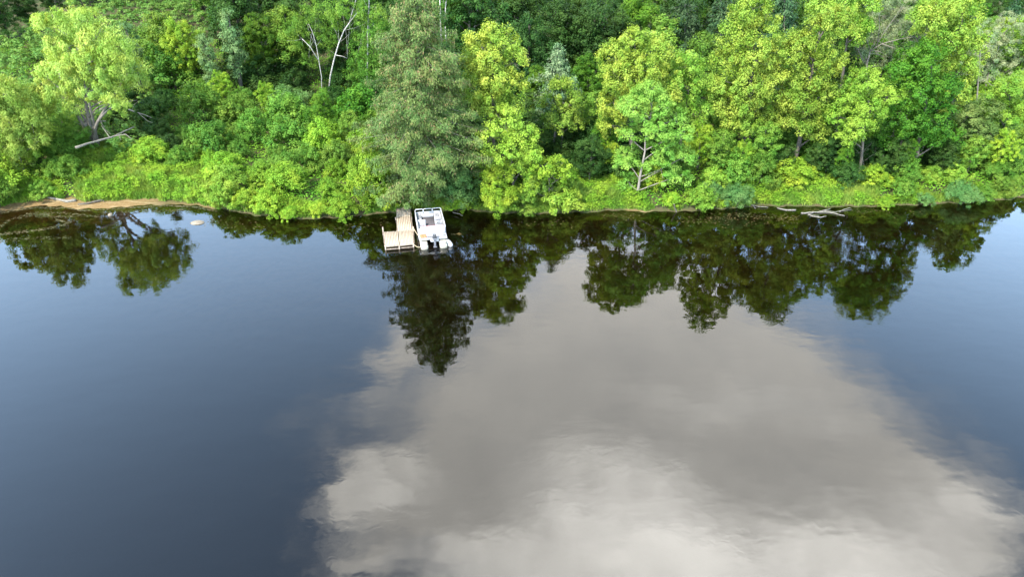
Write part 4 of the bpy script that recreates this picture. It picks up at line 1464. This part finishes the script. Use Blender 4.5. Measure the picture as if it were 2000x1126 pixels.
# ------------------------------------------------------------------ the pontoon boat
def pontoon_boat():
    ctr = px_z(841, 441, .75)
    ang = R(11.0)
    root = empty('pontoon_boat', (ctr[0], ctr[1], 0), ang, (1.02, .90, 1.0))
    tag(root, 'white pontoon boat moored beside the wooden dock with its outboard motor towards the river', 'boat')
    W2, L2 = 1.17, 2.75           # half width, half length
    # pontoons
    for s in (-1, 1):
        mb = MB()
        x = s * .79
        ys = [-3.42, -3.40, -3.34, 2.2, 2.6, 2.9, 3.05]
        rs = [.10, .26, .315, .315, .27, .16, .03]
        mb.tube([(x, y, .17 + (.10 * max(0, y - 2.2) if y > 2.2 else 0)) for y in ys], rs, 20)
        p = mb.build('pontoon', M_CREAM, root, smooth=True)
        m2 = MB(); m2.box((x, -3.05, .50), (.50, .62, .06)); m2.build('tail_step', M_CREAM, p, bevel=.02)
    # deck
    mb = MB(); mb.box((0, 0, .66), (W2 * 2, L2 * 2, .12)); mb.build('deck', M_WHITE, root, bevel=.03)
    mb = MB(); mb.box((0, .45, .728), (2.0, 4.3, .016)); mb.build('carpet', M_CARPET, root)
    # cross beams below the deck
    mb = MB()
    for y in (-2.3, -1.2, 0, 1.2, 2.3): mb.box((0, y, .555), (1.9, .08, .09))
    mb.build('cross_beams', M_ALU, root)
    # side walls
    def panel(c, s, nm='fence_panel'):
        q = MB(); q.box(c, s); return q.build(nm, M_WHITE, root, bevel=.02)
    for s in (-1, 1):
        panel((s * (W2 - .03), .55, 1.0), (.05, 4.3, .54))
    panel((0, -1.66, .98), (2.2, .05, .50))
    def rail(nm, pts, r_=.024, par=root, mat=M_WHITE):
        q = MB(); q.tube(pts, r_, 8); return q.build(nm, mat, par, smooth=True)
    for s in (-1, 1):
        x = s * (W2 - .03)
        rail('side_rail', [(x, -1.6, 1.28), (x, -1.55, 1.34), (x, 2.6, 1.34), (x, 2.68, 1.30), (x, 2.7, .74)], .03)
        for y in (-.6, .5, 1.6): rail('rail_post', [(x, y, .74), (x, y, 1.33)], .02)
    # bow: three rounded rail frames with an open gap under the top rail
    for (xa, xb) in ((-1.12, -.44), (-.40, .36), (.40, 1.12)):
        y = 2.68
        rail('bow_rail', [(xa, y, .74), (xa, y, 1.30), (xa + .05, y, 1.37), (xb - .05, y, 1.37), (xb, y, 1.30), (xb, y, .74)], .034)
        panel(((xa + xb) / 2, y, .93), (xb - xa - .06, .035, .36), 'bow_panel')
    # seats
    def seat(nm, x0, x1, y0, y1, z0, z1, mat=M_VINYL, par=None, bev=.05):
        q = MB(); q.box(((x0 + x1) / 2, (y0 + y1) / 2, (z0 + z1) / 2), (x1 - x0, y1 - y0, z1 - z0))
        return q.build(nm, mat, par or root, bevel=bev, seg=3)
    b = seat('bow_bench', -1.08, -.66, .80, 2.56, .736, 1.0)
    seat('cushion', -1.0, -.74, 1.25, 2.05, .995, 1.025, M_GREYV, b, .012)
    for k in range(2): seat('cushion_welt', -.95 + .09 * k, -.91 + .09 * k, 1.28, 2.02, 1.02, 1.04, M_VINYL, b, .006)
    b = seat('bow_bench', .46, 1.08, .95, 2.56, .736, 1.0)
    seat('cushion', .56, .86, 1.45, 2.2, .995, 1.025, M_GREYV, b, .012)
    for k in range(2): seat('cushion_welt', .62 + .11 * k, .67 + .11 * k, 1.48, 2.17, 1.02, 1.04, M_VINYL, b, .006)
    seat('bow_gate', -.63, .43, 2.12, 2.56, .736, .98)
    # helm on the right
    h = seat('helm_console', .40, 1.08, -.02, .66, .736, 1.22, M_WHITE, None, .06)
    seat('dash', .42, 1.0, .02, .24, 1.215, 1.27, M_GREYV, h, .015)
    q = MB(); q.tube([(.68 + .15 * math.cos(a), -.10 + .02 * math.sin(a), 1.16 + .15 * math.sin(a)) for a in np.linspace(0, 6.2832, 17)], .014, 6, False)
    q.tube([(.68, -.02, 1.16), (.68, -.11, 1.16)], .02, 8)
    q.build('steering_wheel', M_BLACK, root, smooth=True)
    q = MB(); q.hexa([(.42, .44, 1.36), (1.0, .44, 1.36), (1.0, .62, 1.30), (.42, .62, 1.30)], .015); q.build('windscreen', M_VINYL, root)
    hs = seat('helm_seat', .36, .98, -.68, -.26, .736, 1.02, M_GREYV, None, .06)
    seat('seat_back', .36, .98, -.76, -.68, .96, 1.10, M_VINYL, hs, .03)
    # left lounge with a backrest
    ls = seat('side_lounge', -1.08, -.40, -.66, .30, .736, 1.04)
    seat('seat_back', -1.06, -.38, .29, .43, .9, 1.26, M_VINYL, ls, .06)
    seat('cushion', -.90, -.48, -.62, -.30, 1.035, 1.065, M_GREYV, ls, .012)
    for k in range(3): seat('cushion_welt', -.85 + .13 * k, -.79 + .13 * k, -.61, -.31, 1.06, 1.08, M_VINYL, ls, .006)
    # rear sun pad with its red piping
    sp = seat('sun_pad', -1.10, 1.10, -1.86, -.84, .736, 1.12, M_VINYL, None, .07)
    q = MB(); q.tube([(-1.04, -.83, 1.08), (-.3, -.825, 1.09), (.4, -.825, 1.09), (1.04, -.83, 1.08)], .022, 6); q.build('piping', M_RED, sp, smooth=True)
    for y in (-1.15, -1.5): seat('seam', -1.0, 1.0, y - .012, y + .012, 1.116, 1.126, M_VINYL, sp, .003)
    # stern platform
    seat('stern_mat', -.45, .62, -2.62, -2.28, .72, .735, M_GREYV, None, .004)
    seat('battery_box', .52, .86, -2.5, -2.2, .724, .92, M_WHITE, None, .03)
    seat('cleat', .98, 1.08, -2.45, -2.33, .724, .79, M_BLACK, None, .01)
    seat('cleat', -1.08, -1.0, -2.45, -2.33, .724, .79, M_ALU, None, .01)
    seat('motor_pod', -.24, .44, -2.95, -2.70, .46, .70, M_WHITE, None, .04)
    # outboard
    q = MB()
    q.box((.10, -3.02, .98), (.36, .50, .34), taper=.78)
    mo = q.build('motor_cowling', M_BLACK, root, bevel=.06, seg=3)
    q = MB(); q.box((.10, -3.02, .84), (.42, .56, .12), taper=.95); q.build('cowling_band', M_GREYV, mo, bevel=.03)
    q = MB(); q.box((.10, -3.02, 1.156), (.14, .22, .03), taper=.8); q.build('cowling_top', M_GREYV, mo, bevel=.008)
    q = MB(); q.box((.10, -3.06, .42), (.16, .26, .76)); q.box((.10, -3.16, .10), (.30, .34, .03)); q.tube([(.10, -3.36, -.12), (.10, -2.95, -.12)], [.09, .06], 10)
    q.build('motor_leg', M_GREYV, root, bevel=.02)
    q = MB(); q.tube([(.40, -2.7, .60), (.52, -3.2, .42)], .022, 8); q.tube([(.62, -2.7, .60), (.66, -3.15, .42)], .022, 8); q.tube([(.46, -2.95, .52), (.64, -2.95, .52)], .02, 6)
    q.build('boarding_ladder', M_ALU, root, smooth=True)
    return root, ctr, ang


boat_root, BC, BA = pontoon_boat()


def boat_pt(x, y, z):
    x *= 1.02; y *= .90
    return np.array((BC[0] + x * math.cos(BA) - y * math.sin(BA), BC[1] + x * math.sin(BA) + y * math.cos(BA), z))


# orange life vest lying on the stern platform
mb = MB()
for (x, y, sx, sy) in ((-.93, -2.3, .26, .5), (-.66, -2.3, .26, .5), (-.80, -2.08, .44, .14)):
    mb.box((x + .8, y + 2.3, .07), (sx, sy, .13))
lv = mb.build('life_vest', M_ORANGE, None, bevel=.05, seg=3)
p = boat_pt(-.80, -2.30, .725); lv.location = tuple(p); lv.rotation_euler = (0, 0, BA + .1)
tag(lv, 'orange life vest lying on the left rear corner of the white boat', 'life vest')
mb = MB(); mb.box((0, 0, .075), (.05, .4, .02)); mb.build('strap', M_BLACK, lv)

# white oval fender floating at the stern
mb = MB()
mb.tube([(-.46, 0, .0), (-.42, 0, .01), (-.28, 0, .03), (0, 0, .04), (.28, 0, .03), (.42, 0, .01), (.46, 0, 0)], [.03, .13, .21, .235, .21, .13, .03], 16)
fd = mb.build('boat_fender', M_WHITE, None, smooth=True)
p = px_z(876.5, 475, .16); fd.location = tuple(p); fd.rotation_euler = (0, R(18), R(-50))
tag(fd, 'white oval fender beside the right rear float of the boat', 'fender')
mb = MB(); mb.tube([(-.5, 0, .02), (-.42, 0, .02)], [.03, .05], 10); mb.build('eyelet', M_BLACK, fd)

# mooring ropes
def rope(label, a, b, sag):
    mb = MB()
    a = np.array(a); b = np.array(b)
    mb.tube([(b - a) * t - np.array((0, 0, sag * 4 * t * (1 - t))) for t in np.linspace(0, 1, 10)], .024, 6)
    o = mb.build('mooring_rope', M_ROPE, None, smooth=True)
    o.location = tuple(a)
    return tag(o, label, 'rope')


rope('tan rope from the dock post to the rear left corner of the boat', DC['h1'] + np.array((.10, -.2, .30)), boat_pt(-1.06, -2.38, .77), .10)
rope('loose rope hanging low between dock corner and left rear float', DC['h2'] + np.array((.02, -.06, -.06)), boat_pt(-.80, -3.30, .48), .28)
